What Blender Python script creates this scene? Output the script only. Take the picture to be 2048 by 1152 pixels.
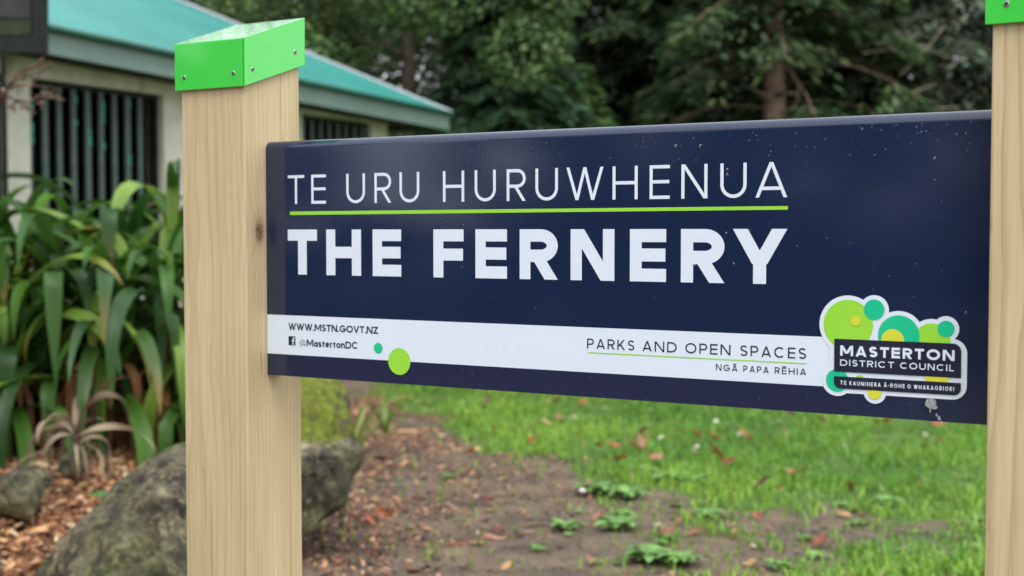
import bpy, bmesh, math, random
import numpy as np
from mathutils import Vector, Matrix, noise

random.seed(7); rng = np.random.default_rng(7)
for o in list(bpy.data.objects): bpy.data.objects.remove(o)
SC = bpy.context.scene; COL = SC.collection
PI = math.pi

# ------------------------------------------------------------------ camera
F_PX, PITCH, YAW, ROLL = 2677.44, -0.0423, 0.5323, -0.0005
CAM = np.array([1.596, -1.8426, 1.30])
ZS = 1.0430                      # world height of the sign board's bottom edge
W_SIGN, A_F, P_SZ = 1.2519, 0.0541, 0.15
def _rot():
    cy, sy = math.cos(YAW), math.sin(YAW); cp, sp = math.cos(PITCH), math.sin(PITCH)
    f = np.array([-sy*cp, cy*cp, sp]); r = np.array([cy, sy, 0]); u = np.cross(r, f)
    cr, sr = math.cos(ROLL), math.sin(ROLL)
    return np.array([cr*r + sr*u, -sr*r + cr*u, f])
M = _rot()
cd = bpy.data.cameras.new("camera"); cam = bpy.data.objects.new("camera", cd); COL.objects.link(cam)
cd.sensor_width = 36; cd.lens = F_PX/2048*36; cd.clip_start = 0.05; cd.clip_end = 500
mw = Matrix.Identity(4)
for i in range(3):
    mw[i][0] = M[0][i]; mw[i][1] = M[1][i]; mw[i][2] = -M[2][i]; mw[i][3] = CAM[i]
cam.matrix_world = mw
cd.dof.use_dof = True; cd.dof.focus_distance = 2.04; cd.dof.aperture_fstop = 3.9; cd.dof.aperture_blades = 7
SC.camera = cam

# ------------------------------------------------------------------ light
SUN_EL, SUN_AZ = math.radians(58), math.radians(132)    # azimuth measured from +Y clockwise
w = bpy.data.worlds.new("World"); SC.world = w; w.use_nodes = True
nt = w.node_tree; nt.nodes.clear()
sky = nt.nodes.new('ShaderNodeTexSky'); sky.sky_type = 'NISHITA'; sky.sun_disc = False
sky.sun_elevation = SUN_EL; sky.sun_rotation = SUN_AZ; sky.dust_density = 3.0; sky.air_density = 1.0
hs = nt.nodes.new('ShaderNodeHueSaturation'); hs.inputs['Saturation'].default_value = 0.45
# overcast cloud deck: brighter overhead than at the horizon
tcw = nt.nodes.new('ShaderNodeTexCoord'); spw = nt.nodes.new('ShaderNodeSeparateXYZ'); rw = nt.nodes.new('ShaderNodeValToRGB')
rw.color_ramp.elements[0].position = .0; rw.color_ramp.elements[0].color = (5.6, 5.75, 6.0, 1)
rw.color_ramp.elements[1].position = 1.0; rw.color_ramp.elements[1].color = (10.0, 10.5, 11.3, 1)
mxw = nt.nodes.new('ShaderNodeMix'); mxw.data_type = 'RGBA'; mxw.inputs[0].default_value = .7
bg = nt.nodes.new('ShaderNodeBackground'); bg.inputs['Strength'].default_value = 0.15
wo = nt.nodes.new('ShaderNodeOutputWorld')
nt.links.new(sky.outputs[0], hs.inputs['Color']); nt.links.new(tcw.outputs['Generated'], spw.inputs[0]); nt.links.new(spw.outputs[2], rw.inputs[0])
nt.links.new(hs.outputs[0], mxw.inputs[6]); nt.links.new(rw.outputs[0], mxw.inputs[7]); nt.links.new(mxw.outputs[2], bg.inputs['Color'])
nt.links.new(bg.outputs[0], wo.inputs['Surface'])
sl = bpy.data.lights.new("sun", 'SUN'); sl.energy = 0.9; sl.angle = math.radians(25); sl.color = (1, .96, .9)
so = bpy.data.objects.new("sun", sl); COL.objects.link(so)
sd = Vector((math.sin(SUN_AZ)*math.cos(SUN_EL), math.cos(SUN_AZ)*math.cos(SUN_EL), math.sin(SUN_EL)))
so.rotation_euler = sd.to_track_quat('Z', 'Y').to_euler()
SC.view_settings.view_transform = 'Standard'; SC.view_settings.look = 'None'
SC.view_settings.exposure = 0.76; SC.view_settings.gamma = 1.0
SC.cycles.max_bounces = 6; SC.cycles.transparent_max_bounces = 6
SC.cycles.use_denoising = True

# ------------------------------------------------------------------ pixel rays
def ray(px, py): return np.array([(px-1024)/F_PX, (576-py)/F_PX, 1.0]) @ M
def on_plane(px, py, P, n):
    d = ray(px, py); t = ((np.asarray(P, float)-CAM) @ n)/(d @ n); return CAM + t*d
def at_depth(px, py, d): return CAM + d*ray(px, py)
def gnd(px, py, z=0.0): return on_plane(px, py, (0, 0, z), np.array([0, 0, 1.0]))
def face(px, py):                                   # (x, z) on the board's front
    p = on_plane(px, py, (0, 0, 0), np.array([0, 1.0, 0])); return p[0], p[2]
def project(P):
    v = (np.asarray(P, float)-CAM) @ M.T
    return np.stack([1024+F_PX*v[..., 0]/v[..., 2], 576-F_PX*v[..., 1]/v[..., 2]], -1), v[..., 2]

# ------------------------------------------------------------------ helpers
def s2l(r, g, b):
    f = lambda c: (c/255/12.92) if c/255 <= .04045 else ((c/255+.055)/1.055)**2.4
    return (f(r), f(g), f(b))
def tag(o, label=None, cat=None, group=None, kind=None):
    if label: o['label'] = label
    if cat: o['category'] = cat
    if group: o['group'] = group
    if kind: o['kind'] = kind
    return o
def empty(name, loc=(0, 0, 0), rz=0.0):
    o = bpy.data.objects.new(name, None); o.location = loc; o.rotation_euler = (0, 0, rz)
    o.empty_display_size = .1; COL.objects.link(o); return o
def link(name, me, mats, parent=None, smooth=False):
    for m in (mats if isinstance(mats, (list, tuple)) else [mats]): me.materials.append(m)
    if smooth: me.polygons.foreach_set('use_smooth', [True]*len(me.polygons))
    o = bpy.data.objects.new(name, me); COL.objects.link(o)
    if parent: o.parent = parent
    return o
def np_mesh(name, V, Fc, col=None):
    """V (n,3), Fc (m,k) constant-size faces, col (n,3) point colours"""
    me = bpy.data.meshes.new(name); V = np.asarray(V, np.float32); Fc = np.asarray(Fc, np.int32)
    m, k = Fc.shape
    me.vertices.add(len(V)); me.vertices.foreach_set('co', V.ravel())
    me.loops.add(m*k); me.loops.foreach_set('vertex_index', Fc.ravel())
    me.polygons.add(m); me.polygons.foreach_set('loop_start', np.arange(m, dtype=np.int32)*k)
    me.polygons.foreach_set('loop_total', np.full(m, k, np.int32))
    me.update(calc_edges=True)
    if col is not None:
        a = me.color_attributes.new('col', 'FLOAT_COLOR', 'POINT')
        c = np.ones((len(V), 4), np.float32); c[:, :3] = col; a.data.foreach_set('color', c.ravel())
    me.validate(); return me
class MB:
    def __init__(s): s.v = []; s.f = []; s.c = []; s.has = False
    def add(s, vs, fs, col=None):
        b = len(s.v); s.v += [tuple(map(float, p)) for p in vs]; s.f += [tuple(b+i for i in f) for f in fs]
        s.c += [tuple(col) if col is not None else (1, 1, 1)]*len(vs); s.has |= col is not None
    def box(s, c, h, R=None, col=None):
        c = np.array(c, float); vs = []
        for sx in (-1, 1):
            for sy in (-1, 1):
                for sz in (-1, 1):
                    d = np.array([sx*h[0], sy*h[1], sz*h[2]])
                    if R is not None: d = R @ d
                    vs.append(c+d)
        s.add(vs, [(0, 1, 3, 2), (4, 6, 7, 5), (0, 4, 5, 1), (2, 3, 7, 6), (0, 2, 6, 4), (1, 5, 7, 3)], col)
    def tube(s, pts, rad, n=6, col=None, cap=True):
        pts = [np.array(p, float) for p in pts]; rad = rad if hasattr(rad, '__len__') else [rad]*len(pts)
        rings = []; up = np.array([.31, .17, .93])
        for i, p in enumerate(pts):
            t = pts[min(i+1, len(pts)-1)]-pts[max(i-1, 0)]; t = t/(np.linalg.norm(t)+1e-9)
            a = np.cross(t, up); 
            if np.linalg.norm(a) < .05: a = np.cross(t, [1, 0, 0])
            a /= np.linalg.norm(a); b = np.cross(t, a)
            rings += [p+rad[i]*(math.cos(2*PI*k/n)*a+math.sin(2*PI*k/n)*b) for k in range(n)]
        fs = [(i*n+k, i*n+(k+1) % n, (i+1)*n+(k+1) % n, (i+1)*n+k) for i in range(len(pts)-1) for k in range(n)]
        if cap: fs += [tuple(range(n-1, -1, -1)), tuple((len(pts)-1)*n+k for k in range(n))]
        s.add(rings, fs, col)
    def build(s, name, mats, parent=None, smooth=False, origin=None):
        me = bpy.data.meshes.new(name); v = s.v
        if origin is not None: v = [(p[0]-origin[0], p[1]-origin[1], p[2]-origin[2]) for p in v]
        me.from_pydata(v, [], s.f); me.update()
        if s.has:
            a = me.color_attributes.new('col', 'FLOAT_COLOR', 'POINT')
            a.data.foreach_set('color', np.c_[np.array(s.c, np.float32), np.ones(len(s.c), np.float32)].ravel())
        return link(name, me, mats, parent, smooth)
def bevel(o, wd, seg=2):
    bm = bmesh.new(); bm.from_mesh(o.data)
    bmesh.ops.bevel(bm, geom=bm.edges[:], offset=wd, segments=seg, affect='EDGES', profile=.5)
    bm.to_mesh(o.data); bm.free(); return o

# ------------------------------------------------------------------ materials
def new_mat(name):
    m = bpy.data.materials.new(name); m.use_nodes = True; t = m.node_tree
    return m, t, t.nodes['Principled BSDF'], t.nodes['Material Output']
def N(t, typ, **kw):
    n = t.nodes.new(typ)
    for k, v in kw.items():
        if k in n.inputs: n.inputs[k].default_value = v
        else: setattr(n, k, v)
    return n
def ramp(t, stops):
    r = t.nodes.new('ShaderNodeValToRGB'); e = r.color_ramp.elements
    while len(e) < len(stops): e.new(.5)
    for i, (p, c) in enumerate(stops): e[i].position = p; e[i].color = (*c, 1)
    return r
def mapping(t, scale, coord='Object'):
    tc = N(t, 'ShaderNodeTexCoord'); mp = N(t, 'ShaderNodeMapping'); mp.inputs['Scale'].default_value = scale
    t.links.new(tc.outputs[coord], mp.inputs['Vector']); return mp
def noise_tex(t, vec, scale, detail=4, rough=.55, dist=0):
    n = N(t, 'ShaderNodeTexNoise'); n.inputs['Scale'].default_value = scale; n.inputs['Detail'].default_value = detail
    n.inputs['Roughness'].default_value = rough; n.inputs['Distortion'].default_value = dist
    t.links.new(vec, n.inputs['Vector']); return n
def mix(t, fac, a, b, mode='MIX'):
    m = N(t, 'ShaderNodeMix', data_type='RGBA', blend_type=mode)
    for sock, v in ((m.inputs[0], fac), (m.inputs[6], a), (m.inputs[7], b)):
        if isinstance(v, (int, float)): sock.default_value = v
        elif isinstance(v, tuple): sock.default_value = (*v, 1)
        else: t.links.new(v, sock)
    return m.outputs[2]
def math_n(t, op, a, b=None, c=None, clamp=False):
    m = N(t, 'ShaderNodeMath', operation=op); m.use_clamp = clamp
    for i, v in enumerate((a, b, c)):
        if v is None: continue
        if isinstance(v, (int, float)): m.inputs[i].default_value = v
        else: t.links.new(v, m.inputs[i])
    return m.outputs[0]
def bump(t, p, h, strength=.3, dist=.01):
    b = N(t, 'ShaderNodeBump'); b.inputs['Strength'].default_value = strength; b.inputs['Distance'].default_value = dist
    t.links.new(h, b.inputs['Height']); t.links.new(b.outputs[0], p.inputs['Normal'])
def plain(name, col, rough=.5, spec=.5, metal=0, var=.12, vscale=20, bumps=0, coat=0):
    m, t, p, o = new_mat(name); mp = mapping(t, (1, 1, 1)); n = noise_tex(t, mp.outputs[0], vscale, 5)
    r = ramp(t, [(.3, tuple(c*(1-var) for c in col)), (.7, tuple(min(1, c*(1+var)) for c in col))])
    t.links.new(n.outputs[0], r.inputs[0]); t.links.new(r.outputs[0], p.inputs['Base Color'])
    p.inputs['Roughness'].default_value = rough; p.inputs['Specular IOR Level'].default_value = spec; p.inputs['Metallic'].default_value = metal
    p.inputs['Coat Weight'].default_value = coat
    if bumps: bump(t, p, n.outputs[0], bumps)
    return m
def leafmat(name, rough=.45, trans=.25, spec=.5):
    m, t, p, o = new_mat(name); a = N(t, 'ShaderNodeVertexColor', layer_name='col')
    t.links.new(a.outputs[0], p.inputs['Base Color']); p.inputs['Roughness'].default_value = rough
    p.inputs['Specular IOR Level'].default_value = spec
    if trans:
        tr = N(t, 'ShaderNodeBsdfTranslucent'); t.links.new(a.outputs[0], tr.inputs['Color'])
        ms = N(t, 'ShaderNodeMixShader'); ms.inputs[0].default_value = trans
        t.links.new(p.outputs[0], ms.inputs[1]); t.links.new(tr.outputs[0], ms.inputs[2]); t.links.new(ms.outputs[0], o.inputs['Surface'])
    return m

def wood(name, pith, knot=None, seed=0.0, freq=720, warp_amt=.05, late_k=.30):
    m, t, p, o = new_mat(name)
    tc = N(t, 'ShaderNodeTexCoord'); obj = tc.outputs['Object']
    mp = N(t, 'ShaderNodeMapping'); mp.inputs['Scale'].default_value = (5, 5, 1.1); mp.inputs['Location'].default_value = (seed, seed*1.7, seed*.3)
    t.links.new(obj, mp.inputs['Vector']); warp = noise_tex(t, mp.outputs[0], 1.3, 3, .5)
    sp = N(t, 'ShaderNodeSeparateXYZ'); t.links.new(obj, sp.inputs[0])
    dx = math_n(t, 'SUBTRACT', sp.outputs[0], pith[0]); dy = math_n(t, 'SUBTRACT', sp.outputs[1], pith[1])
    r = math_n(t, 'SQRT', math_n(t, 'ADD', math_n(t, 'MULTIPLY', dx, dx), math_n(t, 'MULTIPLY', dy, dy)))
    r = math_n(t, 'ADD', r, math_n(t, 'MULTIPLY', warp.outputs[0], warp_amt))
    kd = None
    if knot is not None:
        kx = N(t, 'ShaderNodeVectorMath', operation='SUBTRACT'); t.links.new(obj, kx.inputs[0]); kx.inputs[1].default_value = knot
        ks = N(t, 'ShaderNodeVectorMath', operation='MULTIPLY'); t.links.new(kx.outputs[0], ks.inputs[0]); ks.inputs[1].default_value = (1, 1, .55)
        kl = N(t, 'ShaderNodeVectorMath', operation='LENGTH'); t.links.new(ks.outputs[0], kl.inputs[0]); kd = kl.outputs['Value']
        fall = math_n(t, 'POWER', 2.718, math_n(t, 'MULTIPLY', math_n(t, 'MULTIPLY', kd, kd), -900.0))
        r = math_n(t, 'SUBTRACT', r, math_n(t, 'MULTIPLY', fall, .018))
    ph = math_n(t, 'FRACT', math_n(t, 'MULTIPLY', r, freq/6.283))
    late = ramp(t, [(0, (.06,)*3), (.55, (.0,)*3), (.86, (.75,)*3), (.94, (1,)*3), (1.0, (.06,)*3)]); t.links.new(ph, late.inputs[0])
    m2 = N(t, 'ShaderNodeMapping'); m2.inputs['Scale'].default_value = (70, 70, 1.6); t.links.new(obj, m2.inputs['Vector'])
    fine = noise_tex(t, m2.outputs[0], 3.2, 4, .6)
    m3 = N(t, 'ShaderNodeMapping'); m3.inputs['Scale'].default_value = (7, 7, .9); t.links.new(obj, m3.inputs['Vector'])
    broad = noise_tex(t, m3.outputs[0], 2.0, 3, .5)
    base = ramp(t, [(.28, s2l(179, 162, 122)), (.5, s2l(197, 179, 140)), (.72, s2l(209, 191, 153))]); t.links.new(broad.outputs[0], base.inputs[0])
    c = mix(t, math_n(t, 'MULTIPLY', late.outputs[0], late_k), base.outputs[0], s2l(128, 98, 62))
    fr = ramp(t, [(.25, (0, 0, 0)), (.75, (1, 1, 1))]); t.links.new(fine.outputs[0], fr.inputs[0])
    c = mix(t, .30, c, mix(t, fr.outputs[0], s2l(160, 138, 98), s2l(216, 198, 158)))
    # small checks
    m4 = N(t, 'ShaderNodeMapping'); m4.inputs['Scale'].default_value = (90, 90, 7); m4.inputs['Location'].default_value = (seed*3, 2, 5); t.links.new(obj, m4.inputs['Vector'])
    chk = noise_tex(t, m4.outputs[0], 1.0, 2, .5); cr = ramp(t, [(.715, (0, 0, 0)), (.77, (1, 1, 1))]); t.links.new(chk.outputs[0], cr.inputs[0])
    c = mix(t, math_n(t, 'MULTIPLY', cr.outputs[0], .6), c, s2l(92, 66, 42))
    m5 = N(t, 'ShaderNodeMapping'); m5.inputs['Scale'].default_value = (110, 110, 1.3); m5.inputs['Location'].default_value = (seed, 7, 1); t.links.new(obj, m5.inputs['Vector'])
    lc = noise_tex(t, m5.outputs[0], 1.0, 1, .5); lr = ramp(t, [(.70, (0, 0, 0)), (.76, (1, 1, 1))]); t.links.new(lc.outputs[0], lr.inputs[0]); c = mix(t, math_n(t, 'MULTIPLY', lr.outputs[0], .45), c, s2l(112, 84, 54))
    if kd is not None:
        kr = ramp(t, [(0, (1, 1, 1)), (.0075, (.95,)*3), (.014, (.28,)*3), (.028, (0, 0, 0))]); t.links.new(kd, kr.inputs[0])
        kn = noise_tex(t, obj, 160, 3); c = mix(t, math_n(t, 'MULTIPLY', kr.outputs[0], math_n(t, 'ADD', kn.outputs[0], .35), clamp=True), c, s2l(88, 50, 34))
    t.links.new(c, p.inputs['Base Color']); p.inputs['Roughness'].default_value = .62; p.inputs['Specular IOR Level'].default_value = .3
    bump(t, p, math_n(t, 'ADD', math_n(t, 'MULTIPLY', late.outputs[0], -.3), fine.outputs[0]), .22, .0012)
    return m

def sign_mat(name, col, rough=.13, bs=.018):
    m, t, p, o = new_mat(name); mp = mapping(t, (1, 1, 1)); n = noise_tex(t, mp.outputs[0], 260, 2)
    p.inputs['Base Color'].default_value = (*col, 1); p.inputs['Roughness'].default_value = rough
    n2 = noise_tex(t, mp.outputs[0], 7, 5); rr = ramp(t, [(.3, (rough*.7,)*3), (.75, (rough*1.7,)*3)]); t.links.new(n2.outputs[0], rr.inputs[0])
    t.links.new(rr.outputs[0], p.inputs['Roughness'])
    bump(t, p, n.outputs[0], bs, .004)
    return m
NAVY = sign_mat('navy_gloss', (.0105, .0200, .055), .08, .02)
NAVY.node_tree.nodes['Principled BSDF'].inputs['Specular IOR Level'].default_value = .66
WHITE = sign_mat('white_vinyl', (.69, .765, .86), .3)
DARKINK = sign_mat('dark_ink', (.012, .016, .036), .25)
LIME = sign_mat('lime_vinyl', s2l(150, 214, 62), .3)
TEAL = sign_mat('teal_vinyl', s2l(18, 190, 138), .3)
YEL = sign_mat('yellow_vinyl', s2l(210, 212, 62), .3)
GREENCAP = sign_mat('green_powder_coat', s2l(66, 205, 72), .12, 0)
_p = GREENCAP.node_tree.nodes['Principled BSDF']; _p.inputs['Coat Weight'].default_value = 1; _p.inputs['Coat Roughness'].default_value = .06; _p.inputs['Coat IOR'].default_value = 1.5
STEEL = plain('screw_steel', (.36, .36, .37), .4, .5, 1.0, .1, 300)
SOCK = plain('screw_socket', (.015, .015, .016), .5)
m, t, p, o = new_mat('rain_water'); p.inputs['Base Color'].default_value = (1, 1, 1, 1); p.inputs['Transmission Weight'].default_value = 1; p.inputs['IOR'].default_value = 1.33; p.inputs['Roughness'].default_value = .02
n = noise_tex(t, mapping(t, (1, 1, 1)).outputs[0], 400, 2); bump(t, p, n.outputs[0], .05, .001); WATER = m
DROPPING = plain('dried_dropping', (.30, .31, .31), .8, .2, 0, .5, 350)
_k = on_plane(519, 463, (0, 0, 0), np.array([1.0, 0, 0])); WOOD_L = wood('pine_left', (-.055, -.19), (P_SZ/2+.004, _k[1]-(P_SZ/2-A_F), _k[2]), 1.0, 720, .034)
WOOD_R = wood('pine_right', (.06, -.16), None, 4.2, 330, .075, .5)

# ------------------------------------------------------------------ ground
def bed_edge(y): return np.interp(y, [-3, 0, 1.2, 2.6, 3.4, 4.6, 6.5, 10, 14], [-1.4, -1.7, -2.1, -2.5, -2.8, -3.6, -4.7, -6.4, -8])
def bed_d(x, y): return (bed_edge(y)-x)*.85
def sstep(a, b, x): k = np.clip((x-a)/(b-a), 0, 1); return k*k*(3-2*k)
def ground_h(x, y):
    x = np.asarray(x, float); y = np.asarray(y, float)
    return .16*sstep(-.1, 1.1, bed_d(x, y)) + .012*np.sin(2.1*x+.7*y)*np.cos(1.7*y-.5*x) + .02*np.sin(.6*x+1)*np.sin(.5*y)
LAWN_PX = [(742, 772), (768, 800), (790, 818), (850, 828), (885, 850), (925, 868), (912, 893), (960, 905), (1030, 903), (1095, 915), (1135, 945), (1185, 962), (1250, 985), (1330, 992),
           (1400, 1002), (1455, 1030), (1560, 1036), (1640, 1015), (1720, 1022), (1800, 1045), (1990, 1052), (2300, 1060)]
LAWN = [tuple(gnd(*q)[:2]) for q in LAWN_PX] + [(60, 8), (60, 90), (-60, 90), (-60, 30), (-9, 24), (-6.6, 14)]
PATCH = [tuple(gnd(*q)[:2]) for q in [(1540, 1190), (1640, 1122), (1740, 1092), (1810, 1066), (2300, 1075), (2300, 1400), (1500, 1400)]]
SPARSE = [tuple(gnd(*q)[:2]) for q in [(1180, 985), (1420, 1000), (1990, 1045), (2300, 1055), (2300, 1400), (1120, 1400), (1230, 1060)]]
def inpoly(px, py, poly):
    ins = np.zeros(np.shape(px), bool); j = len(poly)-1
    for i in range(len(poly)):
        xi, yi = poly[i]; xj, yj = poly[j]
        c = ((yi > py) != (yj > py)) & (px < (xj-xi)*(py-yi)/(yj-yi+1e-12)+xi); ins ^= c; j = i
    return ins
def vnoise(x, y, s):
    return np.array([noise.noise((a*s, b*s, 3.3)) for a, b in zip(x, y)])
def grassy(x, y):
    """0..1 grass cover at points"""
    jx = x + .06*np.sin(9*y+3*x) + .05*np.sin(23*x-11*y); jy = y + .08*np.sin(8*x+1.3)+.05*np.cos(21*y+15*x)
    g = inpoly(jx, jy, LAWN).astype(float); return np.maximum(g, .7*inpoly(jx, jy, PATCH))
xs = np.concatenate([np.linspace(-60, -9, 18)[:-1], np.linspace(-9, 6, 260), np.linspace(6, 60, 18)[1:]])
ys = np.concatenate([np.linspace(-30, -3, 10)[:-1], np.linspace(-3, 12, 260), np.linspace(12, 90, 40)[1:]])
GX, GY = np.meshgrid(xs, ys); gx, gy = GX.ravel(), GY.ravel(); gz = ground_h(gx, gy)
fine = np.array([noise.fractal((a*5, b*5, 0), 1, 2, 4) if (-9 < a < 6 and -3 < b < 12) else 0 for a, b in zip(gx, gy)])
gz = gz + .010*fine
g = grassy(gx, gy); d = bed_d(gx, gy)
soil = np.array(s2l(114, 100, 84)); lawnc = np.array([.085, .165, .028]); mulch = np.array(s2l(104, 66, 42))
wm = (sstep(-.5, .1, d)*(1-sstep(5.0, 6.2, gy)))[:, None]; col = soil*(1-wm)+mulch*wm; col = col*(1-g[:, None])+lawnc*g[:, None]
nx, ny = len(xs), len(ys); ii = np.arange(ny-1)[:, None]*nx+np.arange(nx-1)[None]
Fq = np.stack([ii, ii+1, ii+1+nx, ii+nx], -1).reshape(-1, 4)
m, t, p, o = new_mat('ground_soil'); mp = mapping(t, (1, 1, 1)); a = N(t, 'ShaderNodeVertexColor', layer_name='col')
n1 = noise_tex(t, mp.outputs[0], 3.2, 8, .65); n2 = noise_tex(t, mp.outputs[0], 45, 6, .7)
r1 = ramp(t, [(.34, (.46, .45, .45)), (.52, (.92, .93, .93)), (.70, (1.28, 1.26, 1.2))]); t.links.new(n1.outputs[0], r1.inputs[0])
r2 = ramp(t, [(.3, (.55, .5, .48)), (.7, (1.3, 1.28, 1.25))]); t.links.new(n2.outputs[0], r2.inputs[0])
c = mix(t, 1.0, mix(t, 1.0, a.outputs[0], r1.outputs[0], 'MULTIPLY'), r2.outputs[0], 'MULTIPLY'); t.links.new(c, p.inputs['Base Color'])
rr = ramp(t, [(.35, (.45,)*3), (.6, (.9,)*3)]); t.links.new(n1.outputs[0], rr.inputs[0]); t.links.new(rr.outputs[0], p.inputs['Roughness'])
bump(t, p, n2.outputs[0], .7, .02); p.inputs['Specular IOR Level'].default_value = .3
tag(link('ground', np_mesh('ground', np.c_[gx, gy, gz], Fq, col), m, smooth=True), kind='structure')

# ------------------------------------------------------------------ park sign
ROOT = tag(empty('park_sign', (W_SIGN/2, 0, 0)), 'navy park sign board lettered THE FERNERY between two pine posts with green caps', 'sign')
def at_root(o):                       # meshes are written in world coordinates about their own origin
    o.parent = ROOT; o.location = Vector(o.location)-Vector(ROOT.location); return o
B_F = P_SZ-A_F
def post(x0, ztop_f, ztop_b, matl):
    a, b = -A_F, B_F; mb = MB()
    v = [(x0, a, -.3), (x0+P_SZ, a, -.3), (x0+P_SZ, b, -.3), (x0, b, -.3), (x0, a, ztop_f), (x0+P_SZ, a, ztop_f), (x0+P_SZ, b, ztop_b), (x0, b, ztop_b)]
    org = (x0+P_SZ/2, (a+b)/2, 0)
    mb.add(v, [(3, 2, 1, 0), (4, 5, 6, 7), (0, 1, 5, 4), (1, 2, 6, 5), (2, 3, 7, 6), (3, 0, 4, 7)])
    ob = mb.build('post', matl, None, origin=org); ob.location = org; bevel(ob, .004, 2); return at_root(ob)
def screw(P, n, parent_root=True):
    n = np.array(n, float); n /= np.linalg.norm(n); a = np.cross(n, [0, 0, 1.0]); a /= np.linalg.norm(a); b = np.cross(a, n)
    prof = [(.0042, 0), (.0042, .0006), (.0036, .0014), (.0021, .0016), (.0019, .0005), (.0001, .0004)]; k = 16; vs = []; fs = []
    for r, h in prof: vs += [r*(math.cos(2*PI*i/k)*a+math.sin(2*PI*i/k)*b)+h*n for i in range(k)]
    me = bpy.data.meshes.new('screw')
    for j in range(len(prof)-1): fs += [(j*k+i, j*k+(i+1) % k, (j+1)*k+(i+1) % k, (j+1)*k+i) for i in range(k)]
    me.from_pydata([tuple(x) for x in vs], [], fs); me.update()
    ob = link('screw', me, [STEEL, SOCK], None, False)
    for i, pl in enumerate(me.polygons): pl.material_index = 1 if i >= 3*k else 0
    ob.location = tuple(P); return ob
def cap(x0, dz, screws):
    o_ = .0075; T = .0025; xa, xb = x0-o_, x0+P_SZ+o_; ya, yb = -A_F-o_, B_F+o_
    fb, ft, bb, bt = 1.5527+dz, 1.6365+dz, 1.6065+dz, 1.6930+dz
    org = np.array([(xa+xb)/2, (ya+yb)/2, fb]); mb = MB(); g_ = .0017
    def panel(q, nrm):
        q = [np.array(p_, float) for p_ in q]; nn = np.array(nrm, float)*T
        mb.add(q+[p_-nn for p_ in q], [(0, 1, 2, 3), (7, 6, 5, 4), (0, 4, 5, 1), (1, 5, 6, 2), (2, 6, 7, 3), (3, 7, 4, 0)])
    zl = lambda y, f0, f1: f0+(f1-f0)*(y-ya)/(yb-ya)
    panel([(xa+.0, ya, fb), (xb-T-g_, ya, fb), (xb-T-g_, ya, ft-.0006), (xa, ya, ft-.0006)], (0, -1, 0))
    panel([(xb, ya+.0004, zl(ya, fb, bb)), (xb, yb, bb), (xb, yb, bt-.0006), (xb, ya+.0004, zl(ya, ft, bt)-.0006)], (1, 0, 0))
    panel([(xa, yb-T*1.2, bb), (xa, ya+T*1.2, fb), (xa, ya+T*1.2, ft-.0006), (xa, yb-T*1.2, bt-.0006)], (-1, 0, 0))
    panel([(xb-T*1.2, yb, bb), (xa, yb, bb), (xa, yb, bt-.0006), (xb-T*1.2, yb, bt-.0006)], (0, 1, 0))
    s_ = np.array([0, -(bt-ft), (yb-ya)]); s_ /= np.linalg.norm(s_)
    panel([(xa, ya, ft), (xb, ya, ft), (xb, yb, bt), (xa, yb, bt)], s_)
    ob = mb.build('post_cap', GREENCAP, None, origin=org); ob.location = tuple(org); bevel(ob, .0008, 2); at_root(ob)
    drops = MB(); rl = random.Random(int(dz*1e4)+3)
    def drop(P, n, r):
        n = np.array(n, float); a = np.cross(n, [.3, .5, .8]); a /= np.linalg.norm(a); b = np.cross(n, a); k = 8; vs = [np.array(P)+r*.45*n]; fs = []
        for j, (rr_, h_) in enumerate(((.55, .36), (.9, .16), (1, -.02))): vs += [np.array(P)+r*(rr_*(math.cos(2*PI*i/k)*a+math.sin(2*PI*i/k)*b)+h_*n) for i in range(k)]
        fs = [(0, 1+i, 1+(i+1) % k) for i in range(k)]
        for j in range(2): fs += [(1+j*k+i, 1+(j+1)*k+i, 1+(j+1)*k+(i+1) % k, 1+j*k+(i+1) % k) for i in range(k)]
        drops.add(vs, fs)
    for _ in range(38): drop((rl.uniform(xa+.01, xb-.01), ya, rl.uniform(fb+.006, ft-.006)), (0, -1, 0), rl.choice([.0008, .0011, .0016]))
    for _ in range(22):
        y = rl.uniform(ya+.01, yb-.01); drop((xb, y, rl.uniform(zl(y, fb, bb)+.006, zl(y, ft, bt)-.006)), (1, 0, 0), rl.choice([.0008, .001, .0014]))
    for _ in range(26):
        y = rl.uniform(ya+.01, yb-.01); drop((rl.uniform(xa+.008, xb-.008), y, zl(y, ft, bt)), s_, rl.choice([.001, .002, .003, .004]))
    d_ = tag(drops.build('raindrops', WATER, ob, True, origin=org), kind='stuff')
    for (kind, px, py) in screws:
        if kind == 'f': P = on_plane(px, py, (0, ya, 0), np.array([0, 1.0, 0])); nrm = (0, -1, 0)
        else: P = on_plane(px, py, (xb, 0, 0), np.array([1.0, 0, 0])); nrm = (1, 0, 0)
        s = screw(P-org, nrm); s.parent = ob
    return ob
post(-P_SZ, 1.625, 1.682, WOOD_L); post(W_SIGN, 1.635, 1.69, WOOD_R)
cap(-P_SZ, 0, [('f', 368.5, 155), ('f', 466.5, 146), ('s', 505, 138), ('s', 590, 104)])
cap(W_SIGN, .0093, [('f', 2013, 8)])

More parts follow.
